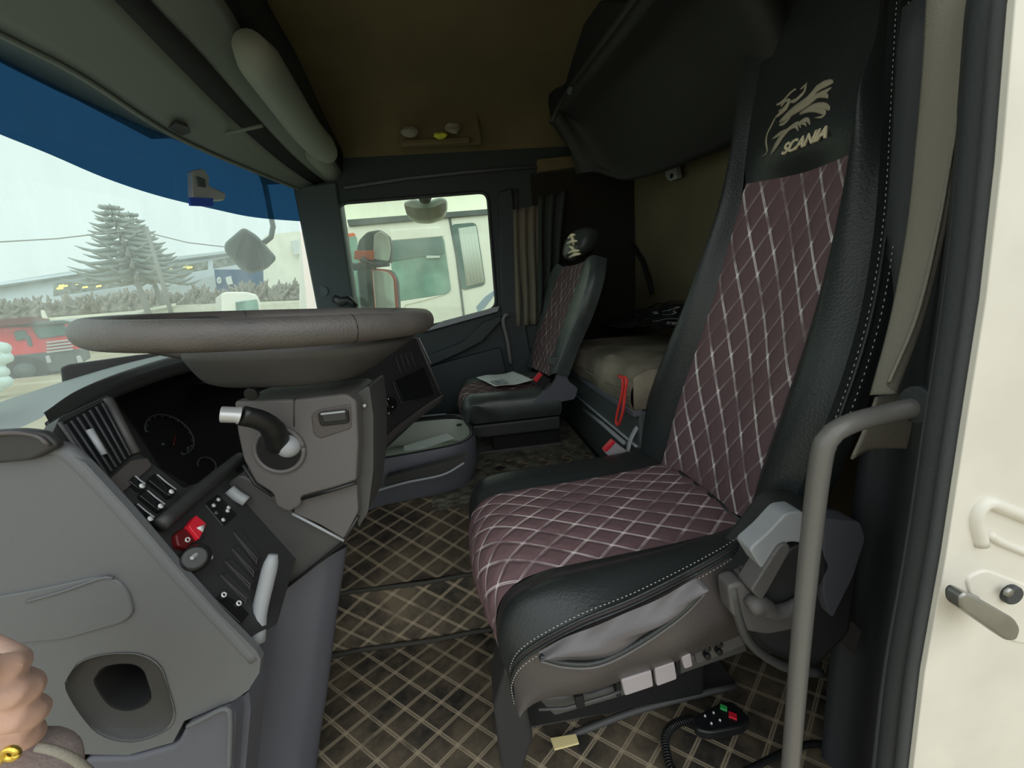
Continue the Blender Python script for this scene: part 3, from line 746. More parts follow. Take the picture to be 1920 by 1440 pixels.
# plastic bag and clothes on the bunk
def crumple(name, cpx, dims, m, label, cat, xx=0.7, seed=1, **k):
    random.seed(seed)
    c = at(*cpx, x=xx)
    bm = bmesh.new(); bmesh.ops.create_icosphere(bm, subdivisions=4, radius=1)
    from mathutils import noise
    for v in bm.verts:
        n = noise.fractal(v.co*1.7+V((seed, 0, 0)), 1.0, 2.0, 4)
        v.co *= 1+n*0.35
        v.co = V((v.co.x*dims[0], v.co.y*dims[1], v.co.z*dims[2]))+c
        v.co.z = max(v.co.z, 0.700)
    me = bpy.data.meshes.new(name); bm.to_mesh(me); bm.free()
    return tag(link(name, me, m), label, cat)
crumple('plastic_bag', (1255, 590), (0.12, 0.16, 0.045), 'gloss', 'crumpled glossy black plastic bag lying on the lower bunk', 'bag', 0.74, 3)
crumple('folded_blanket', (1170, 605), (0.10, 0.26, 0.03), 'bunkblk', 'dark blanket spread across the back of the lower bunk', 'blanket', 0.80, 5)
# upper bunk, folded up
ub = thing('upper_bunk', 'black padded upper bunk hinged against the cab rear', 'bunk', (0.95, 1.1, 1.5))
fc = [at(1060, 178, y=1.75), at(1190, 0, y=1.1), at(1290, -140, y=0.8)]
ubA = [at(1050, 190, y=1.8), at(1400, -240, y=0.75), at(1480, 150, y=0.78), at(1400, 240, y=0.95), at(1190, 330, y=1.5), at(1090, 318, y=1.8)]
brow = [row([(1035, 230), (1060, 180), (1190, 0), (1290, -150)], y=[1.9, 1.85, 1.15, 0.8]),
        row([(1055, 260), (1110, 225), (1260, 60), (1390, -100)], y=[1.92, 1.85, 1.2, 0.82]),
        row([(1080, 300), (1160, 300), (1330, 180), (1470, 40)], y=[1.94, 1.8, 1.2, 0.85]),
        row([(1090, 322), (1190, 332), (1390, 250), (1520, 170)], y=[1.96, 1.75, 1.2, 0.88])]
link('padded_face', loft(brow, 30, 20, lambda u, v, a, b: 0.012*math.sin(b*math.pi)), 'bunkblk', ub, solid=0.05)
MB().tube(resample(brow[0], 20), 0.014, 10).build('front_edge', 'panel', ub)
MB().disc(at(1136, 103, y=1.42), V((-0.3, -0.9, -0.2)), 0.022, 0.02).build('latch', 'void', ub, bevel=0.004)
MB().disc(at(1070, 172, y=1.72), V((-0.3, -0.9, -0.2)), 0.014, 0.02).build('rivet', 'pillar', ub, bevel=0.004)
st = thing('bunk_support', 'dark support frame beside the upper bunk', 'support', at(1020, 60, y=1.9))
MB().tube(row([(1005, 15), (1022, 40), (1035, 80), (1060, 95), (1075, 170)], y=[1.8, 1.8, 1.82, 1.85, 1.85]), 0.03, 10).build('arm', 'void', st)
MB().prism(row([(1075, 0), (1190, 0), (1065, 175), (1040, 230), (1025, 150), (1045, 60)], y=[1.7, 1.2, 1.86, 1.93, 1.9, 1.8]), Y*0.05).build('side_flap', 'void', st, bevel=0.006)
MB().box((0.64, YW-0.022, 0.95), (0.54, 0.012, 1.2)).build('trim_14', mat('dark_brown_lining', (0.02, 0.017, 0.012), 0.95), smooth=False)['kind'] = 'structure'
# ledge under the head lining on the far side
lg = MB().prism(pix([(1008, 298), (1085, 290), (1086, 312), (1010, 322)], y=YW-0.06), Y*0.05)
struct(lg.build('trim_6', 'ceil', bevel=0.004), 'beige ledge over the passenger side')
# belt guide bracket on rear lining
bb = thing('belt_guide', 'pale grey bracket with two holes on the beige rear lining', 'bracket', at(1255, 310, x=XR-0.02))
smoothprism('plate', rnd(pix([(1236, 290), (1250, 284), (1264, 288), (1268, 320), (1270, 334), (1256, 340), (1248, 332), (1246, 300)], x=XR-0.04), 0.012), X*0.02, 'ltgrey', bb, bevel=0.004)
for a, b in ((1253, 305), (1258, 330)): MB().disc(at(a, b, x=XR-0.045), X, 0.009, 0.006).build('bolt_hole', 'void', bb)
# coat hook & hanging strap on rear wall
hk = thing('coat_hook', 'tiny shiny hook on the rear lining above the lower bunk', 'hook', at(1167, 432, x=XR-0.02))
MB().disc(at(1167, 432, x=XR-0.02), -X, 0.016, 0.02).build('peg', 'silver', hk, bevel=0.004)
MB().tube(row([(1180, 450), (1205, 490), (1218, 530), (1222, 550)], x=XR-0.02), 0.012, 8).build('strap', 'void', hk)

# ================================================================== SEATS
def puff(cu, cv, amp):
    def f(u, v, a, b):
        p = u/cu+v/cv; q = u/cu-v/cv
        d1 = 0.5-abs((p+100) % 1-0.5); d2 = 0.5-abs((q+100) % 1-0.5)
        e = min(1, min(a, 1-a)*14)*min(1, min(b, 1-b)*14)
        return amp*min(1, min(d1, d2)*4)*e
    return f
ds = thing('driver_seat', 'large near driver\'s seat in black leatherette with burgundy diamond-quilted centre', 'seat', (0.25, 0.75, 0.0))
# --- cushion: rows run front to rear, from far side to near side
def crow(y0, y1, zt, xf, dzn=0.0):
    """front-bottom, nose, top, rear for one lengthwise line"""
    pts = []
    for (x, z, f) in ((0.02, 0.24, 0), (xf-0.005, 0.31, 0.02), (xf-0.012, 0.385, 0.05), (xf+0.012, zt-0.018, .1), (xf+0.07, zt+0.004, .2), (0.2, zt-0.002, .5), (0.35, zt-0.006, .75), (0.54, zt+0.0, 1)):
        pts.append(V((x, y0+(y1-y0)*f, z)))
    return pts
far_edge = crow(0.862, 0.948, 0.452, -0.05)
near_edge = crow(0.565, 0.636, 0.452, -0.002)
midr = [a.lerp(b, .5)+Z*0.006-X*0.012*(1 if i < 5 else 0) for i, (a, b) in enumerate(zip(far_edge, near_edge))]
# rows: far->near ; u lengthwise
link('quilted_cushion', loft([near_edge, midr, far_edge], 220, 130, puff(0.083, 0.054, 0.004)), 'quilt', ds)
fb = [far_edge, [p+V((0.0, 0.035, 0.016 if i > 2 else 0)) for i, p in enumerate(far_edge)], [p+V((0.0, 0.085, 0.016 if i > 2 else 0)) for i, p in enumerate(far_edge)],
      [p+V((0.01, 0.115, -0.03)) for p in far_edge], [p+V((0.02, 0.11, -0.13)) if i > 2 else p+V((0.02, 0.11, -0.02)) for i, p in enumerate(far_edge)]]
link('far_bolster', loft(fb, 60, 24), 'leather', ds)
# near bolster
seam = row([(962, 1300), (958, 1262), (985, 1222), (1080, 1168), (1200, 1118), (1350, 1040), (1425, 985)], y=[0.50, 0.49, 0.475, 0.465, 0.47, 0.49, 0.52])
crest = [a.lerp(b, .45)+Z*0.026+V((-0.008, -0.012, 0)) for a, b in zip(resample(near_edge, 12), resample(seam, 12))]
link('near_bolster', loft([resample(near_edge, 12), [p+V((0, -.02, .006)) for p in resample(near_edge, 12)], crest, resample(seam, 12)], 70, 24), 'leather', ds)
bot = row([(985, 1320), (1010, 1312), (1100, 1300), (1180, 1275), (1280, 1238), (1390, 1190), (1398, 1100)], y=0.50)
sm2 = resample(seam, 14); bt2 = resample(row([(978, 1318), (1010, 1312), (1100, 1298), (1180, 1272), (1280, 1236), (1395, 1188)], y=0.505), 14)
midl = [a.lerp(b, 0.5)-Y*0.03 for a, b in zip(sm2, bt2)]
link('side_panel', loft([sm2, midl, bt2], 60, 20, lambda u, v, a, b: 0.003*math.sin(u*40)*math.sin(b*3)), 'sidegrey', ds)
# piping seams with white stitches
for off in ((0, -0.002, 0.004), (0, -0.004, -0.006)):
    MB().tube([p+V(off) for p in resample(seam, 50)], 0.0022, 6).build('piping', 'leather', ds)
def stitches(name, path, parent, n, L=0.0035, r=0.0006, m='stitch'):
    mb = MB(); P = resample(path, n*2)
    for i in range(0, n*2-1, 2):
        a, b = P[i], P[i+1]; mb.tube([a, a.lerp(b, 0.75)], r, 5)
    return mb.build(name, m, parent)
stitches('stitching', [p+V((0, -0.003, 0.014)) for p in seam], ds, 80)
stitches('stitching', [p+V((0, -0.006, -0.014)) for p in seam], ds, 80)
# side pocket
pk = thing
pt = row([(1010, 1222), (1060, 1195), (1150, 1160), (1240, 1120), (1305, 1085), (1318, 1093)], y=0.452)
pb = row([(1012, 1228), (1060, 1240), (1120, 1238), (1190, 1205), (1270, 1150), (1320, 1100)], y=0.448)
pm = [a.lerp(b, 0.5)-Y*0.012 for a, b in zip(pt, pb)]
link('side_pocket', loft([pt, pm, pb], 50, 16, lambda u, v, a, b: 0.002*math.sin(u*60+2*math.sin(v*90))), 'pocket', ds)
MB().tube([p-Y*0.003 for p in resample(pb, 40)], 0.004, 8).build('pocket_piping', 'leather', ds)
MB().tube([p+V((0.0, -0.004, -0.006)) for p in resample(pb, 40)], 0.0025, 8).build('pocket_edge', 'pocket', ds)
# seat pan edge + switches
rail = row([(1005, 1322), (1100, 1318), (1180, 1285), (1280, 1252), (1395, 1200)], y=0.51)
MB().prism([at(1005, 1310, y=.52), at(1110, 1302, y=.52), at(1230, 1262, y=.52), at(1360, 1205, y=.52), at(1392, 1180, y=.52), at(1405, 1222, y=.52), at(1290, 1262, y=.52), at(1160, 1310, y=.52), at(1040, 1345, y=.52)], Y*0.30).build('seat_pan', 'dgrey', ds, bevel=0.006)
MB().tube(row([(1010, 1330), (1060, 1328), (1140, 1305), (1165, 1295)], y=.505), 0.0025, 8).build('release_bar', 'dgrey', ds)
def pxbox(name, pts, yv, th, m, parent, bevel=0.003, r=0.004):
    return MB().prism(rnd(pix(pts, y=yv), r), Y*th).build(name, m, parent, bevel=bevel)
pxbox('bolt', [(1078, 1310), (1095, 1306), (1098, 1328), (1082, 1332)], .50, .02, 'void', ds)
for i, q in enumerate([[(1165, 1276), (1222, 1258), (1226, 1288), (1172, 1306)], [(1228, 1254), (1265, 1242), (1270, 1274), (1232, 1288)], [(1278, 1232), (1296, 1226), (1300, 1250), (1284, 1256)]]):
    pxbox('adjuster_button', q, .495, .03, 'pinkgrey', ds, bevel=0.005)
for a, b in ((1160, 1292), (1272, 1250), (1226, 1272)): pxbox('button_gap', [(a-5, b-18), (a+4, b-20), (a+6, b+16), (a-3, b+18)], .505, .02, 'void', ds)
for a, b in ((1322, 1217), (1344, 1209)):
    for c in (-7, 7):
        MB().disc(at(a, b+c, y=.512), -Y, 0.0058, 0.010, 12).build('lumbar_button', 'black', ds, bevel=0.002)
pxbox('button_plate', [(1300, 1216), (1384, 1180), (1398, 1210), (1308, 1246)], .515, .02, 'mgrey', ds)
# suspension base
MB().box((0.22, 0.80, 0.14), (0.40, 0.33, 0.20)).build('suspension', 'void', ds, bevel=0.01)
MB().box((0.24, 0.84, 0.018), (0.54, 0.36, 0.025)).build('base_plate', 'dgrey', ds, bevel=0.004)
MB().tube(resample(row([(960, 1400), (1050, 1385), (1200, 1330), (1380, 1285)], y=0.64), 12), 0.007, 8).build('slide_rail', 'dgrey', ds)
MB().prism(row([(948, 1250), (985, 1310), (1000, 1390), (980, 1450), (940, 1450), (925, 1330)], y=0.56), Y*0.1).build('front_skirt', 'panel', ds, bevel=0.01)
# --- backrest
B0 = V((0.49, 0.78, 0.45)); BN = V((1, 0, -0.25)).normalized()
def bp(px, py, o=0.0): return hit(px, py, B0-BN*o, BN)
fl_ = [bp(*p, 0.012) for p in [(1228, 905), (1246, 850), (1275, 745), (1325, 600), (1372, 440), (1398, 345)]]
fr_ = [bp(*p, 0.012) for p in [(1404, 975), (1428, 880), (1475, 745), (1530, 580), (1578, 405), (1606, 285)]]
fm_ = [a.lerp(b, .5)+BN*0.022 for a, b in zip(fl_, fr_)]
quiltpanel = link('quilted_backrest', loft([fl_, fm_, fr_], 260, 130, puff(0.087, 0.055, -0.004)), 'quiltb', ds)
# head section
def bpx(p, q): return bp(p[0], p[1], q)
hl = [fl_[-1]] + [bp(1398, 300, 0.02), bp(1412, 200, 0.03), bp(1440, 60, 0.03), bp(1475, -60, 0.01), bp(1500, -120, -0.03)]
hr = [fr_[-1]] + [bp(1618, 230, 0.02), bp(1635, 140, 0.03), bp(1655, 20, 0.03), bp(1670, -110, 0.01), bp(1680, -170, -0.03)]
hm = [fm_[-1]] + [a.lerp(b, 0.5)-BN*0.006 for a, b in zip(hl[1:], hr[1:])]
headm = loft([hl, hm, hr], 40, 30)
link('head_section', headm, 'leather', ds)
from mathutils.bvhtree import BVHTree
bvh = BVHTree.FromPolygons([v.co.copy() for v in headm.vertices], [tuple(p.vertices) for p in headm.polygons])
def onhead(px, py, o=0.001):
    d = ray(px, py).normalized(); r = bvh.ray_cast(CAM, d)
    return r[0]-d*o if r[0] else bp(px, py, 0.03)
# bolsters
BT = [1.32]
fo = [bp(*p, q) for p, q in [((1208, 905), 0.0), ((1205, 800), 0.03), ((1238, 690), 0.04), ((1295, 555), 0.035), ((1352, 400), 0.03), ((1380, 300), 0.02), ((1392, 200), 0.02), ((1420, 60), 0.01), ((1462, -90), -0.02)]]
fi = fl_+hl[1:]
fi_r = resample(fi, 14); fo_r = resample(fo, 14)
fcst = [a.lerp(b, .5)-BN*0.028 for a, b in zip(fi_r, fo_r)]
fback = [p+BN*0.08+Y*0.0 for p in fo_r]
link('far_back_bolster', loft([fi_r, fcst, fo_r, fback], 60, 24), 'leather', ds)
no = [bp(*p, q) for p, q in [((1468, 980), 0.02), ((1500, 915), 0.03), ((1560, 760), 0.04), ((1610, 600), 0.035), ((1640, 420), 0.025), ((1652, 250), 0.02), ((1660, 100), 0.02), ((1672, -60), 0.01), ((1690, -170), -0.02)]]
ni = fr_+hr[1:]
ni_r = resample(ni, 16); no_r = resample(no, 16)
ncst = [a.lerp(b, .5)-BN*0.030*(1 if i < 11 else .4) for i, (a, b) in enumerate(zip(ni_r, no_r))]
link('near_back_bolster', loft([ni_r, ncst, no_r], 70, 24), 'leather', ds)
ns1 = [p+BN*0.03-Y*0.010 for p in no_r]; ns2 = [p+BN*0.07+Y*0.01 for p in no_r]; ns3 = [p+BN*0.10+Y*0.07 for p in no_r]
link('back_side', loft([no_r, ns1, ns2, ns3], 70, 20), 'leather', ds)
for o_ in (0.0, 0.014):
    stitches('stitching', [p+BN*(o_+0.004)-Y*(0.012+o_*0.4)-BN*0.004 for p in no_r], ds, 110)
MB().tube([p+BN*0.008-Y*0.010 for p in resample(no_r, 60)], 0.0025, 6).build('piping', 'leather', ds)
# back shell of the seat
shell = [fo_r[0]+BN*0.12, fo_r[-1]+BN*0.10]
link('back_shell', loft([fback, [a.lerp(b, .5)+BN*0.14 for a, b in zip(fback, resample(ns3, 14))], resample(ns3, 14)], 40, 14), 'panel', ds)
link('head_cap', loft([[hl[-1], hm[-1], hr[-1]], [fback[-1], (fback[-1]+ns3[-1])/2, ns3[-1]]], 12, 4), 'leather', ds)
# crease between cushion and back
MB().tube([V((0.492, 0.95, 0.455)), V((0.492, 0.80, 0.452)), V((0.495, 0.62, 0.452))], 0.007, 8).build('crease', 'leather', ds)
# embroidered winged-beast emblem
ax = (bp(1545, 235)-bp(1465, 262)).normalized()
UPB = BN.cross(ax); UPB = UPB if UPB.z > 0 else -UPB
def ep(px, py): # emblem point, from the enlarged crop (1380..1620 x 120..330, factor 6.86)
    return onhead(1380+px/6.86, 120+py/6.86)
em = MB()
strokes = [
 [(330,1190,3),(400,1130,10),(385,1010,16),(400,900,14),(450,800,16),(500,700,14)],
 [(440,1170,8),(520,1040,40),(600,920,34),(720,800,20),(800,760,16),(830,820,4)],
 [(470,960,10),(560,900,24),(640,860,20),(760,800,18),(800,860,4)],
 [(560,740,14),(640,680,40),(740,600,50),(860,520,54),(950,430,40),(1060,300,40),(1200,240,30),(1250,240,3)],
 [(700,640,16),(820,560,44),(960,470,40),(1060,400,26),(1160,350,22),(1230,300,4)],
 [(820,640,14),(920,590,26),(1020,580,26),(1100,600,26),(1140,640,16),(1100,680,12),(1010,690,3)],
 [(900,580,12),(1000,540,24),(1120,530,24),(1190,570,16),(1195,600,4)],
 [(880,520,20),(980,440,26),(1080,400,24),(1160,410,18),(1180,440,4)],
 [(760,800,10),(860,730,22),(920,720,18),(950,780,4)],
 [(820,780,8),(870,760,14),(905,800,4)],
 [(500,690,10),(560,640,26),(640,560,36),(680,480,22),(640,470,14),(580,540,20)],
 [(520,520,8),(560,510,16),(620,460,16),(680,390,16),(750,330,12),(770,330,5)],
 [(700,480,12),(760,470,22),(820,420,24),(880,350,18),(900,260,8),(915,240,3)],
 [(550,600,8),(600,590,18),(660,570,16)],
 [(830,320,8),(870,290,12),(905,250,4)],
 [(560,780,12),(620,760,20),(680,700,18),(720,650,10)],
]
for st_ in strokes:
    P = [ep(a, b) for a, b, _ in st_]; n = 14
    Q = [cr(P, i/(n-1)) for i in range(n)]
    W = [V((c, 0, 0)) for _, _, c in st_]; Wr = [cr(W, i/(n-1)).x/6.86/FPX*1.5 for i in range(n)]
    em.tube(Q, [max(0.0006, w_*0.62) for w_ in Wr], 8, flat=0.35, upv=BN)
em.build('winged_beast_emblem', 'embd', ds)
tm = text_mesh('SCANIA', 0.026, 0.0015)
c_ = onhead(1508, 264, 0.003)
TL = onhead(1548, 242); TR = onhead(1465, 277)
axd = (TL-TR).normalized()
upd = (-BN).cross(axd).normalized()
ow = (TL-TR).length
xs = [v.co.x for v in tm.vertices]; sx = ow/(max(xs)-min(xs)); mx = (max(xs)+min(xs))/2
for v in tm.vertices:
    v.co = c_+axd*((v.co.x-mx)*sx)+upd*((v.co.y-0.009)*sx*1.0)-BN*v.co.z
link('brand_lettering', tm, 'emb', ds, smooth=False)

# recliner cover and plastics at the seat's hip
rc = thing
MB().prism(rnd(pix([(1372, 1098), (1420, 1060), (1500, 958), (1600, 970), (1625, 1010), (1600, 1190), (1530, 1262), (1440, 1230), (1405, 1190), (1375, 1150)], y=.455), 0.015), Y*0.08).build('hip_cover', 'panel', ds, bevel=0.014)
MB().prism(rnd(pix([(1545, 972), (1612, 978), (1622, 1010), (1600, 1080), (1560, 1160), (1545, 1120)], y=.44), 0.008), Y*0.03).build('rear_cover', 'bluegrey', ds, bevel=0.008)
MB().prism(rnd(pix([(1366, 1100), (1392, 1092), (1425, 1120), (1470, 1150), (1500, 1148), (1500, 1180), (1440, 1192), (1400, 1185), (1372, 1150)], y=.44), 0.008), Y*0.03).build('front_cover', 'mgrey', ds, bevel=0.01)
MB().prism(rnd(pix([(1405, 1030), (1440, 1000), (1475, 962), (1508, 958), (1512, 1020), (1480, 1016), (1460, 1030), (1430, 1070)], y=.43), 0.008), Y*0.03).build('light_cover', 'ltgrey', ds, bevel=0.006)
MB().prism(rnd(pix([(1462, 1024), (1478, 1018), (1484, 1030), (1440, 1110), (1428, 1128), (1408, 1108)], y=.425), 0.006), Y*0.03).build('cover_rib', 'mgrey', ds, bevel=0.006)
MB().prism(rnd(pix([(1480, 1030), (1530, 1010), (1560, 1060), (1520, 1130), (1460, 1150), (1425, 1122)], y=.44), 0.01), Y*0.03).build('recess', 'panel', ds, bevel=0.004)
MB().tube(resample(row([(1404, 1140), (1425, 1132), (1450, 1148), (1480, 1142), (1510, 1118)], y=.43), 14), [0.010, 0.014, 0.014, 0.013, 0.013, 0.012, 0.012, 0.011, 0.011, 0.010, 0.009, 0.008, 0.007, 0.006], 10).build('recliner_lever', 'mgrey', ds)
MB().tube(resample(row([(1372, 1100), (1385, 1160), (1410, 1210), (1470, 1250), (1540, 1262)], y=.445), 14), 0.007, 8).build('lower_edge', 'dgrey', ds)
for k in range(4):
    c = at(1380+k*9, 1082-k*5, y=.47)
    MB().tube([c+V((0, 0, 0.016)), c+V((0.004, -.012, 0)), c-V((0, 0, 0.016))], 0.006, 8).build('bellows_fold', 'sidegrey', ds)
MB().prism(rnd(pix([(1570, 1195), (1598, 1165), (1616, 1185), (1608, 1205), (1602, 1230), (1585, 1215)], y=.46), 0.004), Y*0.01).build('belt_bracket', 'sidegrey', ds, bevel=0.002)
# belt buckle between seat and tunnel
bu = thing('seat_belt_buckle', 'grey seat belt buckle with red button beyond the driver\'s seat cushion', 'buckle', at(1165, 845, y=1.02))
MB().prism(rnd(pix([(1133, 848), (1152, 828), (1176, 846), (1168, 858), (1148, 862)], y=1.03), 0.004), Y*0.02).build('body', 'pinkgrey', bu, bevel=0.003)
MB().prism(rnd(pix([(1132, 845), (1150, 826), (1155, 829), (1137, 848)], y=1.025), 0.002), Y*0.02).build('release_button', 'red', bu, bevel=0.001)
MB().tube(resample(row([(1176, 850), (1182, 825), (1192, 805), (1202, 793)], y=1.04), 10), 0.011, 8, flat=0.4).build('stalk', 'ltgrey', bu)

# ---------------- passenger seat
ps = thing('passenger_seat', 'smaller far passenger seat in black leatherette with burgundy centre', 'seat', (0.15, 1.75, 0.3))
zc = 0.55
def prow(y, zt, xf, xr=0.32):
    return [V((xf+0.03, y, 0.40)), V((xf-0.006, y, 0.47)), V((xf+0.02, y, zt-0.01)), V((xf+0.1, y, zt)), V((xf+0.25, y, zt-0.005)), V((xr, y, zt))]
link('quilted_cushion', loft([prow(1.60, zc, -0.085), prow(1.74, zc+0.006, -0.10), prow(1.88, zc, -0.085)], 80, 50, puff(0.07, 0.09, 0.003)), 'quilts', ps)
nb_ = [prow(1.60, zc, -0.085), prow(1.56, zc+0.012, -0.082), prow(1.51, zc-0.01, -0.07)]
nb_.append([p+V((0.01, 0.0, -0.05 if i > 2 else -0.01)) for i, p in enumerate(prow(1.50, zc-0.01, -0.06))])
nb_.append([V((p.x, 1.53, min(p.z-.01, 0.44))) for p in nb_[-1]])
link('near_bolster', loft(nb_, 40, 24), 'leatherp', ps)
fb_ = [prow(1.88, zc, -0.085), prow(1.93, zc+0.012, -0.08), prow(1.97, zc-0.03, -0.07), [p-Z*0.08 for p in prow(1.975, zc-0.03, -0.06)]]
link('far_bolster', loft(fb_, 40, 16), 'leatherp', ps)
# backrest, leaning back
PB0 = V((0.285, 1.75, 0.55)); PBN = V((1, 0, -0.34)).normalized()
def pp_(px, py, o=0.0): return hit(px, py, PB0-PBN*o, PBN)
el = [pp_(*p, 0.01) for p in [(998, 690), (1002, 640), (1022, 590), (1042, 530), (1055, 500)]]
er = [pp_(*p, 0.01) for p in [(1030, 705), (1042, 650), (1062, 590), (1082, 530), (1096, 490)]]
lo_ = [pp_(*p, 0.025) for p in [(983, 685), (984, 630), (1004, 575), (1030, 518), (1046, 492)]]
ro_ = [pp_(*p, 0.0) for p in [(1044, 700), (1066, 640), (1090, 580), (1108, 520), (1114, 478)]]
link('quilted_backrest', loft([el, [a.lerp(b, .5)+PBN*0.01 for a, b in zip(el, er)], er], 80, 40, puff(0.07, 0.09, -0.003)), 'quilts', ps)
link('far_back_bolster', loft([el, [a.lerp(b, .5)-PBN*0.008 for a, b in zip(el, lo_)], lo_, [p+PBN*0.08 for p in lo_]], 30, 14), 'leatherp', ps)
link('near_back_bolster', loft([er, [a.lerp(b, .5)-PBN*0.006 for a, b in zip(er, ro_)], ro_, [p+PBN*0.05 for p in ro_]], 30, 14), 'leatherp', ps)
# headrest
hc = pp_(1088, 458, 0.0)
hrs = []
for k in range(9):
    t = -1+2*k/8; s = math.sqrt(max(0.0, 1-abs(t)**3))*0.9+0.1
    hrs.append([hc+Z*(t*0.066)+X*(0.075*t*0.3)+V((math.cos(a)*0.068*s, math.sin(a)*0.105*s, 0)) for a in [2*math.pi*i/24 for i in range(24)]])
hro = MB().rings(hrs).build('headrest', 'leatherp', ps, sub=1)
em2 = MB()
for k, (a, b, c, d) in enumerate([(1066, 446, 1078, 440), (1064, 456, 1082, 452), (1068, 462, 1078, 470), (1066, 474, 1086, 470), (1068, 482, 1088, 476), (1072, 440, 1076, 460)]):
    q = [at(a, b, x=hc.x-0.075), at((a+c)/2, (b+d)/2-2, x=hc.x-0.078), at(c, d, x=hc.x-0.074)]
    em2.tube(q, [0.004, 0.007, 0.003], 6)
em2.build('gold_emblem', 'emb', hro)
# side shield, base
MB().prism(rnd(pix([(985, 768), (1042, 715), (1048, 688), (1060, 690), (1066, 715), (1084, 728), (1078, 748), (1040, 756), (1000, 766)], y=1.50), 0.012), Y*0.03).build('side_shield', 'bluegrey', ps, bevel=0.006)
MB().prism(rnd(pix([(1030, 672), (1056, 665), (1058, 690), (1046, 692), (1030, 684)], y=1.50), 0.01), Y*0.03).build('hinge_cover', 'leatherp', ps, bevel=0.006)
MB().box((0.14, 1.74, 0.40), (0.38, 0.40, 0.06)).build('seat_pan', 'panel', ps, bevel=0.01)
MB().box((0.18, 1.74, 0.325), (0.30, 0.34, 0.09)).build('base', 'void', ps, bevel=0.01)
for y_ in (1.58, 1.88): MB().box((0.12, y_, 0.292), (0.44, 0.04, 0.02)).build('floor_rail', 'dgrey', ps, bevel=0.004)
pbk = thing('seat_belt_buckle', 'black belt buckle with red button on the passenger seat\'s near edge', 'buckle', at(1018, 718, y=1.53))
MB().prism(rnd(pix([(1002, 715), (1014, 700), (1034, 712), (1018, 730)], y=1.52), 0.005), Y*0.03).build('body', 'black', pbk, bevel=0.003)
MB().prism(rnd(pix([(1001, 713), (1013, 699), (1018, 702), (1006, 717)], y=1.515), 0.002), Y*0.03).build('release_button', 'red', pbk, bevel=0.001)
# paper on the passenger seat
def sheet(name, quad, z, m, label, wav=0.006, lift=0.0):
    q = [at(*p, z=z) for p in quad]
    r1 = [q[0].lerp(q[1], t/4)+Z*wav*math.sin(t*1.7) for t in range(5)]
    r2 = [q[3].lerp(q[2], t/4)+Z*wav*math.sin(t*1.7+1) for t in range(5)]
    rm = [a.lerp(b, .5)+Z*wav*0.4 for a, b in zip(r1, r2)]
    return tag(link(name, loft([r1, rm, r2], 24, 16), m, solid=0.001), label, 'paper')
pa = thing('paper_document', 'folded white printed paper lying on the passenger seat', 'paper', at(945, 712, z=.58))
def shp(name, quad, z, m, wav=0.004):
    q = [at(*p, z=z) for p in quad]
    r1 = [q[0].lerp(q[1], t/4)+Z*wav*math.sin(t*1.7) for t in range(5)]
    r2 = [q[3].lerp(q[2], t/4)+Z*wav*math.sin(t*1.7+1) for t in range(5)]
    return link(name, loft([r1, [a.lerp(b, .5)+Z*wav*0.4 for a, b in zip(r1, r2)], r2], 24, 16), m, pa, solid=0.0015)
shp('sheet', [(893, 708), (962, 697), (1000, 714), (928, 726)], 0.570, 'paper')
shp('printed_block', [(918, 716), (942, 711), (952, 718), (930, 722)], 0.577, 'ltgrey', 0.002)

# ================================================================== FLOOR COVERINGS
fmn = thing('floor_mat', 'dirty dark floor mat with tan diamond stitching under the driver', 'mat', (0.0, 0.7, 0.0))
link('flat_section', loft([[V((-0.85, 0.36, 0.002)), V((0.1, 0.36, 0.002)), V((1.0, 0.36, 0.002))], [V((-0.85, 0.94, 0.002)), V((0.1, 0.94, 0.002)), V((1.0, 0.94, 0.002))]], 60, 30), 'matq', fmn)
link('riser_section', loft([[V((-0.85, 0.938, 0.0)), V((1.0, 0.938, 0.0))], [V((-0.85, 0.945, 0.19)), V((1.0, 0.945, 0.19))]], 60, 10), 'matq', fmn)
for z_, y_ in ((0.012, 0.93), (0.193, 0.938)):
    MB().tube([V((-0.8+i*0.1, y_+0.004*math.sin(i*1.9), z_)) for i in range(18)], 0.006, 8).build('bound_edge', mat('mat_binding_%d' % int(z_*1000), (0.05, 0.05, 0.042), 0.8), fmn)
tm_ = thing('tunnel_mat', 'diamond-stitched mat covering the raised tunnel', 'mat', (0.0, 1.2, 0.25))
link('quilted_cover', loft([[V((-0.85, 0.945, 0.196)), V((0.42, 0.945, 0.196))], [V((-0.85, 1.28, 0.284)), V((0.42, 1.28, 0.284))], [V((-0.85, 1.62, 0.288)), V((0.42, 1.62, 0.288))]], 60, 30), 'matq', tm_)
tag(link('tunnel_carpet', loft([[V((-0.2, 1.18, 0.266)), V((0.43, 1.18, 0.266))], [V((-0.2, 1.3, 0.290)), V((0.43, 1.3, 0.290))], [V((-0.2, 1.9, 0.292)), V((0.43, 1.9, 0.292))]], 80, 60, lambda u, v, a, b: 0.004*math.sin(u*70)*math.sin(v*60)), 'ruff'), 'worn grey-green ribbed carpet between the passenger seat and the bunk', 'carpet')
# small debris
tag(MB().disc(at(778, 968, z=0.24), Z, 0.009, 0.006, 8).build('candy_wrapper', 'vyellow'), 'tiny yellow scrap on the tunnel mat by the storage box', 'scrap')
# yellow tag
yt_ = [at(1032, 1386, z=0.014), at(1080, 1378, z=0.014), at(1086, 1396, z=0.014), at(1040, 1408, z=0.014)]
tag(MB().prism(yt_, Z*0.004).build('yellow_label', 'yellow', bevel=0.001), 'pale yellow paper label stuck in front of the driver\'s seat base', 'label')
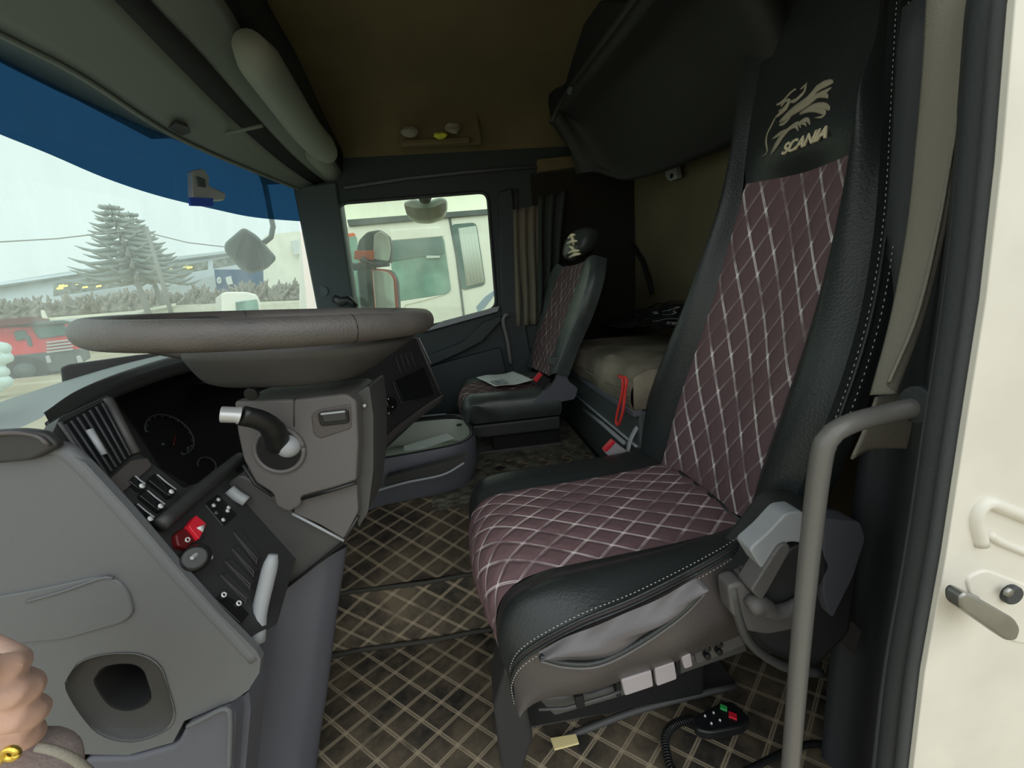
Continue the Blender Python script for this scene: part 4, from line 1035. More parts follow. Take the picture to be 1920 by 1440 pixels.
# remote with coiled lead
rm = thing('wired_remote', 'black wired remote with green and red buttons beside the seat base', 'remote', at(1350, 1355, z=.05))
rq = [at(a, b, z=0.055) for a, b in [(1298, 1345), (1345, 1318), (1372, 1312), (1408, 1345), (1395, 1362), (1330, 1374), (1305, 1368)]]
MB().prism(rnd(rq, 0.012), -Z*0.022).build('handset', 'black', rm, bevel=0.005)
def btn(name, px, py, s, m):
    c = at(px, py, z=0.0565); MB().box(c, (s, s*0.8, 0.004), Matrix.Rotation(math.radians(-35), 3, 'Z')).build(name, m, rm, bevel=0.001)
btn('green_button', 1357, 1327, 0.013, 'green'); btn('red_button', 1374, 1342, 0.015, 'red')
for a, b in ((1322, 1342), (1338, 1336), (1334, 1356), (1350, 1350)): btn('arrow_button', a, b, 0.004, 'symbol')
cl = MB()
path = resample([at(a, b, z=0.02) for a, b in [(1300, 1352), (1265, 1362), (1248, 1385), (1250, 1415), (1262, 1450), (1300, 1470)]], 420)
pts = []
for i, p in enumerate(path):
    t = (path[min(i+1, 419)]-path[max(i-1, 0)]).normalized(); s = Z.cross(t).normalized()
    th = i*2*math.pi/12
    pts.append(p+s*math.cos(th)*0.007+Z*(math.sin(th)*0.007+0.006))
cl.tube(pts, 0.0018, 5); cl.build('coiled_lead', 'black', rm)
tag(MB().tube(resample([at(a, b, z=0.02) for a, b in [(1390, 1450), (1440, 1425), (1490, 1402), (1540, 1395), (1590, 1415), (1600, 1460)]], 30), 0.006, 8).build('black_cable', 'black'), 'loose black cable on the floor by the door sill', 'cable')

# ================================================================== STEERING WHEEL
SC = V((-0.300, 0.66, 0.919))
sx_ = -0.070; sy_ = 0.020
WX = V((1, 0, sx_)).normalized(); WN = V((-sx_, -sy_, 1)).normalized(); WY = WN.cross(WX).normalized()
sw_ = thing('steering_wheel', 'large worn black leather-rimmed steering wheel seen edge-on', 'steering wheel', SC)
R_ = 0.219
ring = [SC+WX*(R_*math.cos(a))+WY*(R_*math.sin(a)) for a in [2*math.pi*i/96 for i in range(97)]]
vs = []; fs = []; ns = 20
for i in range(96):
    a = 2*math.pi*i/96; c = ring[i]; rd = WX*math.cos(a)+WY*math.sin(a)
    for k in range(ns):
        t = 2*math.pi*k/ns; vs.append(c+rd*math.cos(t)*0.0165+WN*math.sin(t)*0.0180)
for i in range(96):
    for k in range(ns): fs.append((i*ns+k, i*ns+(k+1) % ns, ((i+1) % 96)*ns+(k+1) % ns, ((i+1) % 96)*ns+k))
MB().add(vs, fs).build('rim', 'rim', sw_)
for ang in (-47, 47, 133):
    a = math.radians(ang); c = SC+WX*(R_*math.cos(a))+WY*(R_*math.sin(a)); rd = WX*math.cos(a)+WY*math.sin(a)
    loop = [c+rd*math.cos(t)*0.0166+WN*math.sin(t)*0.0181 for t in [2*math.pi*k/20 for k in range(21)]]
    MB().tube(loop, 0.0006, 5).build('rim_seam', 'black', sw_)
# hub: deep moulded pod under the rim, with four spokes
def sup(a, rx, ry, e=2.6):
    c, s = math.cos(a), math.sin(a)
    return V((math.copysign(abs(c)**(2/e), c)*rx, math.copysign(abs(s)**(2/e), s)*ry, 0))
def hring(rx, ry, dz, ox=0.0, e=2.8):
    return [SC+WX*(p.x+ox)+WY*p.y+WN*dz for p in [sup(2*math.pi*i/48, rx, ry, e) for i in range(48)]]
MB().rings([hring(0.10, 0.09, -0.008, .04), hring(0.14, 0.125, -0.012, .04), hring(0.162, 0.150, -0.024, .042), hring(0.156, 0.148, -0.038, .036), hring(0.130, 0.128, -0.062, .018), hring(0.116, 0.115, -0.080, .012), hring(0.10, 0.095, -0.088, .012)]).build('hub_pod', 'dgrey', sw_, sub=1)
for ang in (205, 335, 25, 155):
    a = math.radians(ang); d = WX*math.cos(a)+WY*math.sin(a); s = WX*-math.sin(a)+WY*math.cos(a)
    q = [SC+d*0.12+s*0.05-WN*0.045, SC+d*0.17+s*0.042-WN*0.03, SC+d*0.222+s*0.03-WN*0.012, SC+d*0.222-s*0.03-WN*0.012, SC+d*0.17-s*0.042-WN*0.03, SC+d*0.12-s*0.05-WN*0.045]
    MB().prism(q, WN*0.028).build('spoke', 'dgrey', sw_, bevel=0.008)
MB().disc(hit(474, 737, SC-WN*0.06-Y*0.11, Y), V((0, -1, -0.2)), 0.009, 0.006, 16).build('screw_hole', 'black', sw_, bevel=0.001)

# ================================================================== STEERING COLUMN
YC = 0.565
sco = thing('steering_column', 'brown-grey plastic steering column under the wheel', 'steering column', at(560, 1000, y=.62))
def pc(pts, y=YC): return pix(pts, y=y)
MB().prism(rnd(pc([(438, 752), (560, 748), (648, 738), (668, 752), (672, 830), (668, 902), (640, 912), (566, 932), (562, 950), (540, 962), (516, 950), (510, 926), (478, 905), (455, 862), (444, 810)]), [0.006]*4+[0]*2+[0.006]*9), Y*0.13).build('shroud', 'mgrey', sco, bevel=0.009)
MB().prism(pc([(550, 748), (552, 748), (552, 800), (550, 800)], YC-.001), Y*0.01).build('seam', 'panel', sco)
# recess for the rocker
MB().prism(rnd(pc([(582, 776), (596, 768), (658, 756), (660, 804), (600, 824), (586, 815)], YC-.0015), 0.006), Y*0.006).build('switch_recess', 'sidegrey', sco, bevel=0.003)
MB().prism(rnd(pc([(594, 774), (652, 768), (655, 794), (600, 800)], YC-.005), 0.006), Y*0.006).build('rocker_bezel', 'black', sco, bevel=0.002)
MB().prism(rnd(pc([(603, 777), (648, 773), (650, 788), (606, 793)], YC-.009), 0.003), Y*0.006).build('rocker', 'panel', sco, bevel=0.002)
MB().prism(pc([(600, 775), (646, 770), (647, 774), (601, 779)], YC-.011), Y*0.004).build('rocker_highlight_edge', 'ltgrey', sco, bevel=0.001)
MB().tube(row([(456, 872), (478, 908), (512, 930)], y=YC-.001), 0.0022, 8).build('shadow_gap', 'black', sco)
MB().tube(row([(566, 935), (620, 920), (668, 905)], y=YC-.001), 0.0028, 8).build('shadow_gap', 'black', sco)
# ball socket and stalk
bc = at(525, 843, y=YC)
MB().tube([bc+Y*0.004, bc-Y*0.003], [0.031, 0.033], 28).build('socket', 'black', sco, bevel=0.002)
MB().tube([bc+V((math.cos(a)*0.034, -0.002, math.sin(a)*0.034)) for a in [2*math.pi*i/32 for i in range(33)]], 0.0035, 8).build('socket_ring', 'mgrey', sco)
bm = bmesh.new(); bmesh.ops.create_uvsphere(bm, u_segments=20, v_segments=12, radius=0.017)
for v in bm.verts: v.co += at(541, 836, y=YC-.004)
me = bpy.data.meshes.new('ball'); bm.to_mesh(me); bm.free(); link('ball', me, 'ltgrey', sco)
stk = MB().tube(resample([at(522, 838, y=YC-.01), at(512, 805, y=YC-.03), at(488, 788, y=YC-.045), at(452, 779, y=YC-.06)], 16), [0.016]*4+[0.0155]*4+[0.0145]*8, 16, flat=0.75).build('control_stalk', 'black', sco)
MB().tube([at(450, 779, y=YC-.062), at(443, 778, y=YC-.064), at(414, 777, y=YC-.07)], [0.0145, 0.0125, 0.0125], 16, flat=0.82).build('stalk_button', 'silver', stk, bevel=0.004)
# lower column cover
MB().prism(rnd(pc([(560, 925), (668, 900), (672, 960), (645, 1012), (600, 985), (548, 962)], YC+.012), 0.006), Y*0.11).build('lower_cover', 'mgrey', sco, bevel=0.008)
MB().prism(rnd(pc([(660, 742), (692, 722), (700, 780), (700, 880), (690, 960), (672, 990), (665, 900)], YC+.03), 0.006), Y*0.10).build('side_cover', 'dgrey', sco, bevel=0.01)
for a, b in ((684, 760), (672, 806)): MB().disc(at(a, b, y=YC+.026), -Y, 0.003, 0.004, 10).build('screw', 'silver', sco)
MB().prism(rnd(pc([(425, 905), (450, 890), (480, 905), (512, 930), (548, 960), (648, 1015), (512, 1125), (470, 1060), (440, 990)], YC+.02), 0.008), Y*0.06).build('knee_panel', 'dgrey', sco, bevel=0.008)
MB().tube(row([(548, 963), (600, 990), (645, 1014)], y=YC+.012), 0.0022, 8).build('cover_edge', 'ltgrey', sco)
MB().tube(resample(row([(430, 918), (445, 930), (462, 940)], y=YC+.01), 8), 0.008, 10).build('adjust_lever', 'ltgrey', sco)
MB().tube(row([(510, 1122), (580, 1068), (642, 1018), (672, 968)], y=YC+.014), 0.0025, 8).build('lower_seal', 'black', sco)

# ================================================================== DASHBOARD
da = thing('dashboard', 'grey moulded dashboard with black instrument and switch panels', 'dashboard', (-0.6, 1.2, 0.5))
YD = 0.43
endo = [(-160, 855), (0, 868), (60, 862), (108, 838), (160, 868), (240, 955), (330, 1060), (410, 1150), (480, 1220), (489, 1236), (486, 1262), (466, 1294), (440, 1312), (345, 1352), (324, 1392), (240, 1416), (150, 1414), (100, 1480), (-160, 1500)]
# end face with cup hole
hole = [(128, 1268), (150, 1240), (200, 1226), (262, 1226), (300, 1248), (316, 1290), (328, 1340), (312, 1370), (250, 1392), (190, 1380), (150, 1340), (122, 1290)]
o = wall_with_hole('end_panel', pix(endo, y=YD), pix(hole, y=YD), 'grey', 0.008, inner_r=0.02, parent=da)
o.location.y += 0.004
# holder well: loft from hole rim to a smaller deep floor
hr1 = resample(pix(hole+[hole[0]], y=YD-.001), 40)[:-1]
cen = sum(hr1, V())/39
def shr(r, k, dy, sh=V()): return [cen+sh+(p-cen)*k+Y*dy for p in r]
SH = V((-.010, 0, .002))
well = MB().rings([hr1, shr(hr1, 0.97, 0.004), shr(hr1, 0.80, 0.009, SH*.5), shr(hr1, 0.58, 0.013, SH), shr(hr1, 0.52, 0.014, SH)], cap=False)
w1 = well.build('cup_recess', 'panel', da)
MB().rings([shr(hr1, 0.53, 0.013, SH), shr(hr1, 0.50, 0.018, SH), shr(hr1, 0.47, 0.12, SH*2.2)], cap=False).build('recess_throat', 'void', w1)  # matt black puts the hole's deep shade into the colour
MB().prism(shr(hr1, 0.50, 0.118, SH*2.2), Y*0.004).build('recess_floor', 'void', w1)
# rounded bright edge along the slanted rim
MB().tube(resample(row([(100, 842), (125, 845), (165, 880), (240, 962), (330, 1066), (410, 1155), (480, 1232)], y=YD+.006), 40), 0.0085, 12).build('slanted_edge', 'grey', da)
MB().prism(rnd(pix([(-60, 1128), (60, 1108), (180, 1082), (218, 1086), (240, 1112), (250, 1150), (232, 1168), (120, 1200), (-60, 1215)], y=YD-.003), 0.01), Y*0.006).build('fuse_cover', 'grey', da, bevel=0.002)
MB().tube(resample(row([(50, 1128), (120, 1108), (190, 1084), (212, 1084)], y=YD-.004), 16), 0.0016, 8).build('cover_lip', 'grey', da)
# lower door-side panel
MB().prism(rnd(pix([(-160, 1540), (110, 1500), (160, 1424), (245, 1422), (330, 1398), (350, 1358), (425, 1322), (440, 1345), (430, 1500), (400, 1700), (-160, 1700)], y=YD-.002), 0.01), Y*0.03).build('lower_end_panel', 'bluegrey', da, bevel=0.006)
MB().tube(resample(row([(352, 1362), (385, 1345), (422, 1328), (432, 1345), (430, 1440)], y=YD-.006), 24), 0.003, 8).build('panel_edge', 'grey', da)
MB().prism(rnd(pix([(438, 1320), (466, 1296), (470, 1330), (455, 1500), (430, 1500)], y=YD+.02), 0.004), Y*0.04).build('inner_edge', 'bluegrey', da, bevel=0.006)
# upright lug at the panel's end
MB().tube(resample(row([(512, 1040), (500, 1090), (486, 1150), (480, 1205)], y=[.50, .49, .475, .46]), 12), [0.006, 0.009, 0.010, 0.010, 0.010, 0.010, 0.010, 0.010, 0.010, 0.011, 0.011, 0.011], 10).build('end_lug', 'ltgrey', da)
# leg panel down to the floor beside the pedals
lgp = [at(512, 1118, y=.60), at(560, 1080, y=.62), at(644, 1022, y=.66), at(622, 1160, y=.66), at(606, 1290, y=.66), at(590, 1400, y=.66), at(560, 1500, y=.66), at(452, 1500, y=.56), at(465, 1310, y=.56), at(495, 1200, y=.57)]
rowA = [at(a, b, y=q) for a, b, q in [(498, 1130, .56), (486, 1220, .55), (470, 1320, .55), (455, 1460, .55), (440, 1600, .55)]]
rowB = [at(a, b, y=q) for a, b, q in [(530, 1105, .60), (528, 1200, .59), (520, 1320, .59), (510, 1450, .59), (500, 1600, .59)]]
rowC = [at(a, b, y=q) for a, b, q in [(615, 1045, .63), (600, 1180, .62), (585, 1300, .62), (570, 1400, .62), (555, 1560, .62)]]
rowD = [at(a, b, y=q) for a, b, q in [(645, 1020, .68), (625, 1150, .68), (608, 1290, .68), (592, 1400, .68), (575, 1560, .68)]]
rowE = [p-X*0.15+Y*0.02 for p in rowD]
link('leg_panel', loft([rowA, rowB, rowC, rowD, rowE], 30, 30), 'bluegrey', da)
# slanted switch panel: plane along y through the end's slanted rim
PN = V((2, 0, 1)).normalized(); PD0 = at(280, 1010, y=YD)-PN*0.010
def sp(px, py, o=0.0): return hit(px, py, PD0+PN*o, PN)
def sprism(name, pts, m, th=0.01, o=0.0, bevel=0.002, parent=None, r=0.003):
    return MB().prism(rnd([sp(a, b, o) for a, b in pts], r), -PN*th).build(name, m, parent or da, bevel=bevel)
sprism('switch_panel', [(98, 812), (112, 782), (204, 740), (262, 850), (345, 915), (440, 880), (560, 1030), (520, 1170), (450, 1200), (300, 1040)], 'panel', 0.02, 0)
# vent
vt = sprism('air_vent', [(113, 792), (198, 748), (252, 850), (188, 908)], 'black', 0.01, 0.003)
for k in range(7):
    t = k/6
    a = sp(122+70*t, 796-40*t, .005); b = sp(192+52*t, 898-44*t, .005)
    MB().tube([a, b], 0.0014, 6).build('vent_slat', 'rubber', vt)
MB().tube([sp(168, 806, .010), sp(196, 852, .010)], [0.0035, 0.003], 8, flat=.8).build('vent_tab', 'ltgrey', vt)
MB().tube([sp(112, 792, .004), sp(188, 908, .004)], 0.002, 8).build('vent_side', 'dgrey', vt)
MB().tube([sp(202, 748, .004), sp(255, 850, .004)], 0.005, 8).build('vent_side', 'dgrey', vt)
sprism('vent_sill', [(190, 912), (248, 862), (278, 858), (286, 874), (214, 938)], 'sidegrey', 0.01, 0.004)
# upper rocker rows
def rocker(cx, cy, L, W, parent=None):
    ux, uy = 0.78, 0.62; vx, vy = -0.62*0.9, 0.78*0.9
    def r2(x, y): return (cx+x*ux+y*vx, cy+x*uy+y*vy)
    q = sprism('rocker_switch', [r2(-L, -W), r2(L, -W), r2(L, W), r2(-L, W)], 'gloss', 0.008, 0.006, 0.003)
    sprism('rocker_tip', [r2(L*.55, -W*.8), r2(L*.95, -W*.8), r2(L*.95, W*.8), r2(L*.55, W*.8)], 'black', 0.006, 0.010, 0.0015, parent=q)
    MB().disc(sp(*r2(L*.72, 0), .0105), PN, 0.0032, 0.001, 10).build('symbol', 'symbol', q)
    MB().tube([sp(*r2(-L*0.8, -W), .007), sp(*r2(0, -W*.9), .0075), sp(*r2(L*.9, -W), .011)], 0.0009, 6).build('ridge', 'ltgrey', q)
for (x_, y_, L_, W_) in [(306, 910, 27, 10), (287, 938, 25, 9), (268, 962, 24, 8), (258, 905, 14, 8)]: rocker(x_, y_, L_, W_)
# cluster binnacle, deeper
CN = V((1.6, -.15, 1)).normalized(); CP = at(320, 800, y=0.66)
CP = V((-0.60, 0.66, 0.72))
def cpn(px, py, o=0.0): return hit(px, py, CP+CN*o, CN)
ic = MB().prism([cpn(a, b) for a, b in [(200, 720), (340, 660), (470, 680), (480, 860), (390, 930), (300, 880)]], -CN*0.03).build('instrument_cluster', 'void', da, bevel=0.004)
def dial(cx, cy, rx, ry, rot, n, r, m='faint'):
    pts = []
    for i in range(n+1):
        a = math.radians(-215+i*250/n); x = rx*math.cos(a); y = ry*math.sin(a)
        pts.append(cpn(cx+x*math.cos(rot)-y*math.sin(rot), cy+x*math.sin(rot)+y*math.cos(rot), .003))
    d_ = MB().tube(pts, r, 6).build('dial_ring', m, ic)
    mb = MB()
    for p in pts[::2]:
        c = cpn(cx, cy, .003); mb.tube([p, p.lerp(c, .12)], r*0.9, 5)
    mb.build('dial_ticks', m, d_)
dial(318, 815, 50, 32, math.radians(32), 24, 0.0015)
dial(388, 872, 18, 14, math.radians(25), 14, 0.0013)
MB().tube([cpn(326, 835, .005), cpn(328, 815, .005)], 0.0015, 6).build('needle', 'dred', ic)
for a, b in ((306, 833), (353, 840)): MB().disc(cpn(a, b, .003), CN, 0.003, 0.001, 8).build('warning_lamp', 'faint', ic)
# lower shelf edge between cluster and lower switches
MB().tube(resample([sp(300, 985, .01), sp(340, 950, .012), sp(380, 915, .012), sp(450, 858, .012)], 14), 0.009, 10).build('divider_ridge', 'panel', da)
# lower panel switches
hz = sprism('hazard_switch', [(354, 985), (368, 965), (388, 982), (374, 1012)], 'red', 0.01, 0.012, 0.003)
MB().prism([sp(368, 990, .0125), sp(384, 983, .0125), sp(380, 998, .0125)], PN*0.0006).build('warning_triangle', 'symbol', hz)
pb_ = sprism('parking_switch', [(330, 1000), (345, 988), (356, 996), (368, 1012), (352, 1028), (334, 1022)], 'dred', 0.01, 0.008, 0.004)
MB().tube([sp(352+4*math.cos(t*.785), 1012+4*math.sin(t*.785), .0085) for t in range(9)], 0.0008, 6).build('symbol', 'symbol', pb_)
lk = MB().tube([sp(366, 1046, .002), sp(366, 1046, .022)], [0.017, 0.014], 20).build('light_switch_knob', 'black', da, bevel=0.004)
MB().box(sp(364, 1043, .024), (0.004, 0.009, 0.004)).build('knob_pointer', 'silver', lk, bevel=0.001)
MB().disc(sp(392, 1045, .002), PN, 0.004, 0.002, 12).build('knob_symbol', 'symbol', da)
for (a, b) in ((400, 948), (409, 937), (405, 962), (426, 958), (418, 975), (428, 952)): MB().disc(sp(a, b, .001), PN, 0.0028, 0.0015, 10).build('indicator_symbol', 'symbol' if a != 405 else 'faint', da)
sprism('button_block', [(384, 945), (410, 925), (446, 965), (420, 988)], 'black', 0.006, 0.001, 0.002)
for (a, b, c, d) in [(438, 998, 482, 1048), (434, 1028, 476, 1072), (421, 1052, 469, 1095), (413, 1078, 461, 1122)]:
    bs = sprism('blank_switch', [(a, b), (a+14, b-6), (c+10, d-4), (c, d+8)], 'panel', 0.005, 0.003, 0.002)
    MB().tube([sp(a, b, .004), sp(c, d, .004), sp(c-2, d+10, .004)], 0.0007, 6).build('switch_edge', 'sidegrey', bs)
sprism('lower_rocker', [(405, 1125), (425, 1105), (470, 1150), (452, 1170)], 'gloss', 0.008, 0.006, 0.003)
for a, b in ((420, 1115), (448, 1131)): MB().tube([sp(a+4*math.cos(t*.785), b+4*math.sin(t*.785), .0075) for t in range(9)], 0.001, 6).build('rocker_symbol', 'symbol', da)
# binnacle hood
hr_ = row([(92, 792), (150, 750), (240, 710), (345, 678), (420, 672)], y=[.50, .56, .64, .72, .80])
hr2 = row([(80, 776), (150, 730), (240, 694), (345, 664), (430, 656)], y=[.50, .58, .68, .78, .88])
link('hood_face', loft([[p+V((0, 0, -0.02))-Y*0.0 for p in hr_], hr_], 24, 4), 'panel', da, solid=0.004)
hin = [cpn(a, b, 0) for a, b in [(150, 800), (205, 735), (250, 715), (345, 685), (430, 690)]]
link('hood_lining', loft([hr_, hin], 24, 8), 'panel', da)
link('hood_top', loft([hr_, [a.lerp(b, .5)+Z*0.006 for a, b in zip(hr_, hr2)], hr2], 24, 8), 'panel', da)
t1 = row([(-100, 815), (0, 812), (78, 800), (80, 776), (150, 730), (240, 694), (345, 664)], y=[.44, .45, .47, .50, .58, .68, .78])
t1 = row([(-120, 850), (0, 815), (80, 782), (150, 732), (240, 695), (345, 664), (460, 640)], y=[.45, .46, .50, .58, .68, .78, .95])
t2 = row([(-200, 800), (-40, 778), (50, 742), (130, 712), (230, 683), (338, 660), (460, 632)], y=[.46, .55, .66, .74, .84, .95, 1.1])
t3 = [V((wx(p.y+.03, 0.78)+0.02, p.y+0.05, 0.78)) for p in t2]
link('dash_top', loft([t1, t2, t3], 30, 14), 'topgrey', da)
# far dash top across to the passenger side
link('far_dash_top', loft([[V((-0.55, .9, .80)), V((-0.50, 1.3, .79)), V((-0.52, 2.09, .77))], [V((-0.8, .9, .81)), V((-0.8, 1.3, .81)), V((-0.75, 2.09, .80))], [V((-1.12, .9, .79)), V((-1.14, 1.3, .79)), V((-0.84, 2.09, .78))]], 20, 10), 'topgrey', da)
# door-end pad, left
MB().prism(rnd(pix([(-120, 815), (30, 806), (80, 812), (108, 838), (60, 864), (0, 870), (-120, 866)], y=YD-.010), 0.008), Y*0.012).build('side_pad', 'panel', da, bevel=0.005)
MB().tube(resample(row([(-60, 822), (20, 812), (70, 818), (92, 836)], y=YD-.012), 16), 0.0022, 8).build('pad_edge', 'sidegrey', da)
# dash body behind everything
MB().prism([V((-0.80, .46, .70)), V((-0.66, .46, .45)), V((-0.70, .46, 0.0)), V((-1.1, .46, 0.0)), V((-1.1, .46, .70))], Y*1.62).build('core', 'panel', da)
# black tray standing on the dash by the screen
bt = [out(a, b, 1.05) for a, b in [(114, 690), (130, 684), (260, 666), (330, 660), (338, 664), (250, 690), (150, 712), (118, 722)]]
tag(MB().prism(bt, V((-0.03, 0.03, 0))).build('dash_tray', 'panel', bevel=0.006), 'long black tray lying between dashboard top and windscreen', 'tray')

# ---- centre console panel
cc = thing('centre_console', 'black centre console with screen angled toward the driver', 'console', at(760, 760, y=1.3))
A_ = at(790, 636, y=1.46); B_ = at(827, 745, y=1.42); C_ = at(690, 872, y=1.02); D_ = at(640, 640, y=1.05)
cnn = (B_-A_).cross(C_-A_).normalized()
if cnn.dot(CAM-A_) < 0: cnn = -cnn
def cq(px, py, o=0.0): return hit(px, py, B_+cnn*o, cnn)
MB().prism([cq(*p) for p in [(620, 640), (790, 632), (828, 745), (690, 874), (640, 900), (600, 800)]], -cnn*0.06).build('face', 'panel', cc, bevel=0.004)
MB().tube([cq(782, 634, .004), cq(806, 690, .004), cq(829, 744, .004)], 0.006, 8).build('side_edge', 'dgrey', cc)
MB().tube([cq(786, 634, .010), cq(808, 682, .010)], 0.0022, 8).build('bright_edge', 'ltgrey', cc)
MB().tube(resample([cq(829, 746, .004), cq(790, 772, .006), cq(730, 820, .006), cq(688, 868, .006)], 14), 0.013, 8).build('lower_edge', 'sidegrey', cc)
MB().prism(rnd([cq(a, b, .003) for a, b in [(738, 715), (793, 688), (812, 738), (757, 756)]], .004), cnn*0.004).build('screen', 'gloss', cc, bevel=0.002)
MB().tube([cq(737, 716, .006), cq(752, 756, .006), cq(812, 742, .006)], 0.002, 6).build('screen_frame', 'dgrey', cc)
kb = MB().disc(cq(727, 758, .004), cnn, 0.022, 0.02, 20).build('console_knob', 'gloss', cc, bevel=0.004)
for a, b in ((717, 760), (728, 748), (736, 763), (715, 749), (729, 775)): MB().disc(cq(a, b, .026 if 722 < a < 740 and b < 770 else .004), cnn, 0.0028, 0.001, 8).build('symbol', 'symbol', kb)
for k in range(4): MB().tube([cq(742+k*9, 668-k*3, .004), cq(752+k*9, 700-k*4, .004)], 0.0015, 6).build('vent_slat', 'dgrey', cc)

# ---- storage drawer box
sb = thing('storage_box', 'open blue-grey plastic storage box with pale inside on the tunnel', 'storage box', at(780, 940, z=.29))
YB = 1.22
topn = row([(640, 882), (690, 866), (780, 850), (850, 836), (876, 826), (888, 812), (882, 790), (868, 778), (830, 778), (760, 786), (690, 800)], z=[.455]*11)
def zr(z, k=1.0, off=V()):
    c = sum(topn, V())/len(topn); return [V((c.x+(p.x-c.x)*k+off.x, c.y+(p.y-c.y)*k+off.y, z)) for p in topn]
def rs(l, n=44): q = resample(l+[l[0]], n); return q[:-1]
L0 = rs(zr(.455, 1.0)); L1 = rs(zr(.44, 1.03)); L2 = rs(zr(.36, 1.03)); L3 = rs(zr(.30, .96)); L4 = rs(zr(.285, .92))
MB().rings([L0, L1, L2, L3, L4], cap=False).build('outer_shell', 'bluegrey', sb)
I0 = rs(zr(.458, .99)); I1 = rs(zr(.458, .93)); 
MB().rings([L0, I0, I1, rs(zr(.44, .92))], cap=False).build('rim', 'black', sb)
I2 = rs(zr(.44, .92)); I3 = rs(zr(.36, .88)); I4 = rs(zr(.352, .80))
MB().rings([I2, I3, I4], cap=False).build('tray_liner', 'tray', sb)
MB().prism(I4, -Z*0.003).build('tray_floor', 'tray', sb)
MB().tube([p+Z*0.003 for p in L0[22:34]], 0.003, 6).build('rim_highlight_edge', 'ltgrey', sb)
MB().prism(rnd(pix([(724, 895), (850, 862), (880, 850), (862, 872), (830, 888), (722, 912)], y=YB-.055), 0.008), Y*0.03).build('handle_recess', 'panel', sb, bevel=0.003)
MB().tube(resample(row([(690, 925), (760, 905), (830, 890), (870, 868)], y=YB-.06), 16), 0.004, 8).build('handle_lip', 'ltgrey', sb)
MB().disc(at(861, 798, z=.44), Z, 0.012, 0.006, 12).build('catch', 'black', sb, bevel=0.002)
pq = [at(757, 838, z=.40), at(838, 814, z=.40), at(852, 822, z=.40), at(790, 843, z=.40), at(758, 846, z=.40)]
tag(MB().prism(pq, Z*0.004).build('paper_sheet', 'paper', bevel=0.0008), 'loose white paper lying inside the open storage box', 'paper')

# ================================================================== NEAR DOOR FRAME
YP = 0.26
wl = [(1915, -60), (1905, 0), (1880, 300), (1850, 560), (1812, 800), (1775, 1040), (1735, 1260), (1712, 1450), (1700, 1560)]
jamb_l = pix(wl, y=YP)
jr = pix([(2300, 1560), (2300, -60)], y=YP)
jb = MB().prism(jamb_l+jr, Y*0.005).build('trim_7', 'jamb', bevel=0.001)
struct(jb, 'white painted door jamb beside the driver\'s seat')
def band(name, dx0, dx1, yv, m, r, lab):
    pts = row([(a+(dx0+dx1)/2, b) for a, b in wl], y=yv)
    return struct(MB().tube(resample(pts, 30), r, 10).build(name, m), lab)
band('trim_8', -18, -18, YP+.012, 'rubberlt', 0.0075, 'outer rubber door seal')
band('trim_9', -44, -44, YP+.03, 'rubber', 0.012, 'second rubber door seal')
band('trim_10', -66, -66, YP+.04, 'rubberlt', 0.006, 'thin ridge of the door seal')
pts = row([(a-76, b) for a, b in wl], y=YP+.075); pts2 = row([(a-110, b) for a, b in wl], y=YP+.20)
struct(link('trim_11', loft([row([(a-60, b) for a, b in wl], y=YP+.045), pts, pts2, [p+Y*.06 for p in pts2]], 30, 12), 'rubber', solid=0.004), 'black plastic lining of the driver\'s door pillar')
# relief of the jamb: pressed ridge
rg = [pix(q, y=YP-0.002) for q in ([(1832, 945), (1860, 935), (1890, 960), (2000, 990)],)]
struct(MB().tube(resample(row([(1838, 1020), (1828, 970), (1845, 942), (1880, 952), (1960, 985)], y=YP), 20), 0.006, 10).build('trim_12', 'jamb'), 'pressed ridge in the white jamb')
struct(MB().tube(resample(row([(1850, 1000), (1880, 1018), (1960, 1050)], y=YP), 20), 0.004, 10).build('trim_13', 'jamb'), 'lower pressed ridge in the white jamb')
dsx = thing('door_striker', 'steel door striker bar with a bolt on the white jamb', 'striker', at(1850, 1150, y=YP))
MB().prism(rnd(pix([(1812, 1085), (1848, 1068), (1960, 1110), (1960, 1215), (1900, 1205), (1830, 1150)], y=YP-.002), 0.008), Y*0.004).build('base_plate', 'jamb', dsx, bevel=0.002)
MB().prism(rnd(pix([(1802, 1122), (1812, 1112), (1850, 1130), (1906, 1162), (1916, 1180), (1908, 1202), (1890, 1204), (1802, 1142)], y=YP-.03), 0.005), Y*0.012).build('bar', 'steel', dsx, bevel=0.003)
MB().tube([at(1815, 1130, y=YP-.02), at(1822, 1124, y=YP)], 0.006, 10).build('bar_foot', 'steel', dsx)
MB().disc(at(1888, 1110, y=YP-.001), -Y, 0.0095, 0.006, 16).build('bolt', 'rubber', dsx, bevel=0.002)
MB().disc(at(1888, 1109, y=YP-.007), -Y, 0.0045, 0.002, 6).build('bolt_socket', 'steel', dsx)
# grab bar
gb_ = thing('grab_bar', 'long grey vertical grab bar beside the driver\'s seat', 'grab bar', at(1480, 1440, y=.36))
gp = resample([at(1470, 1600, y=.36), at(1482, 1440, y=.36), at(1502, 1200, y=.36), at(1522, 1000, y=.36), at(1538, 870, y=.355), at(1552, 822, y=.352), at(1592, 795, y=.35), at(1660, 776, y=.345), at(1735, 760, y=.33)], 60)
MB().tube(gp, [0.0105]*60, 16).build('bar', 'barm', gb_)
MB().disc(at(1738, 758, y=.33), V((-1, .2, 0)), 0.02, 0.012, 16).build('mount', 'rubber', gb_, bevel=0.003)
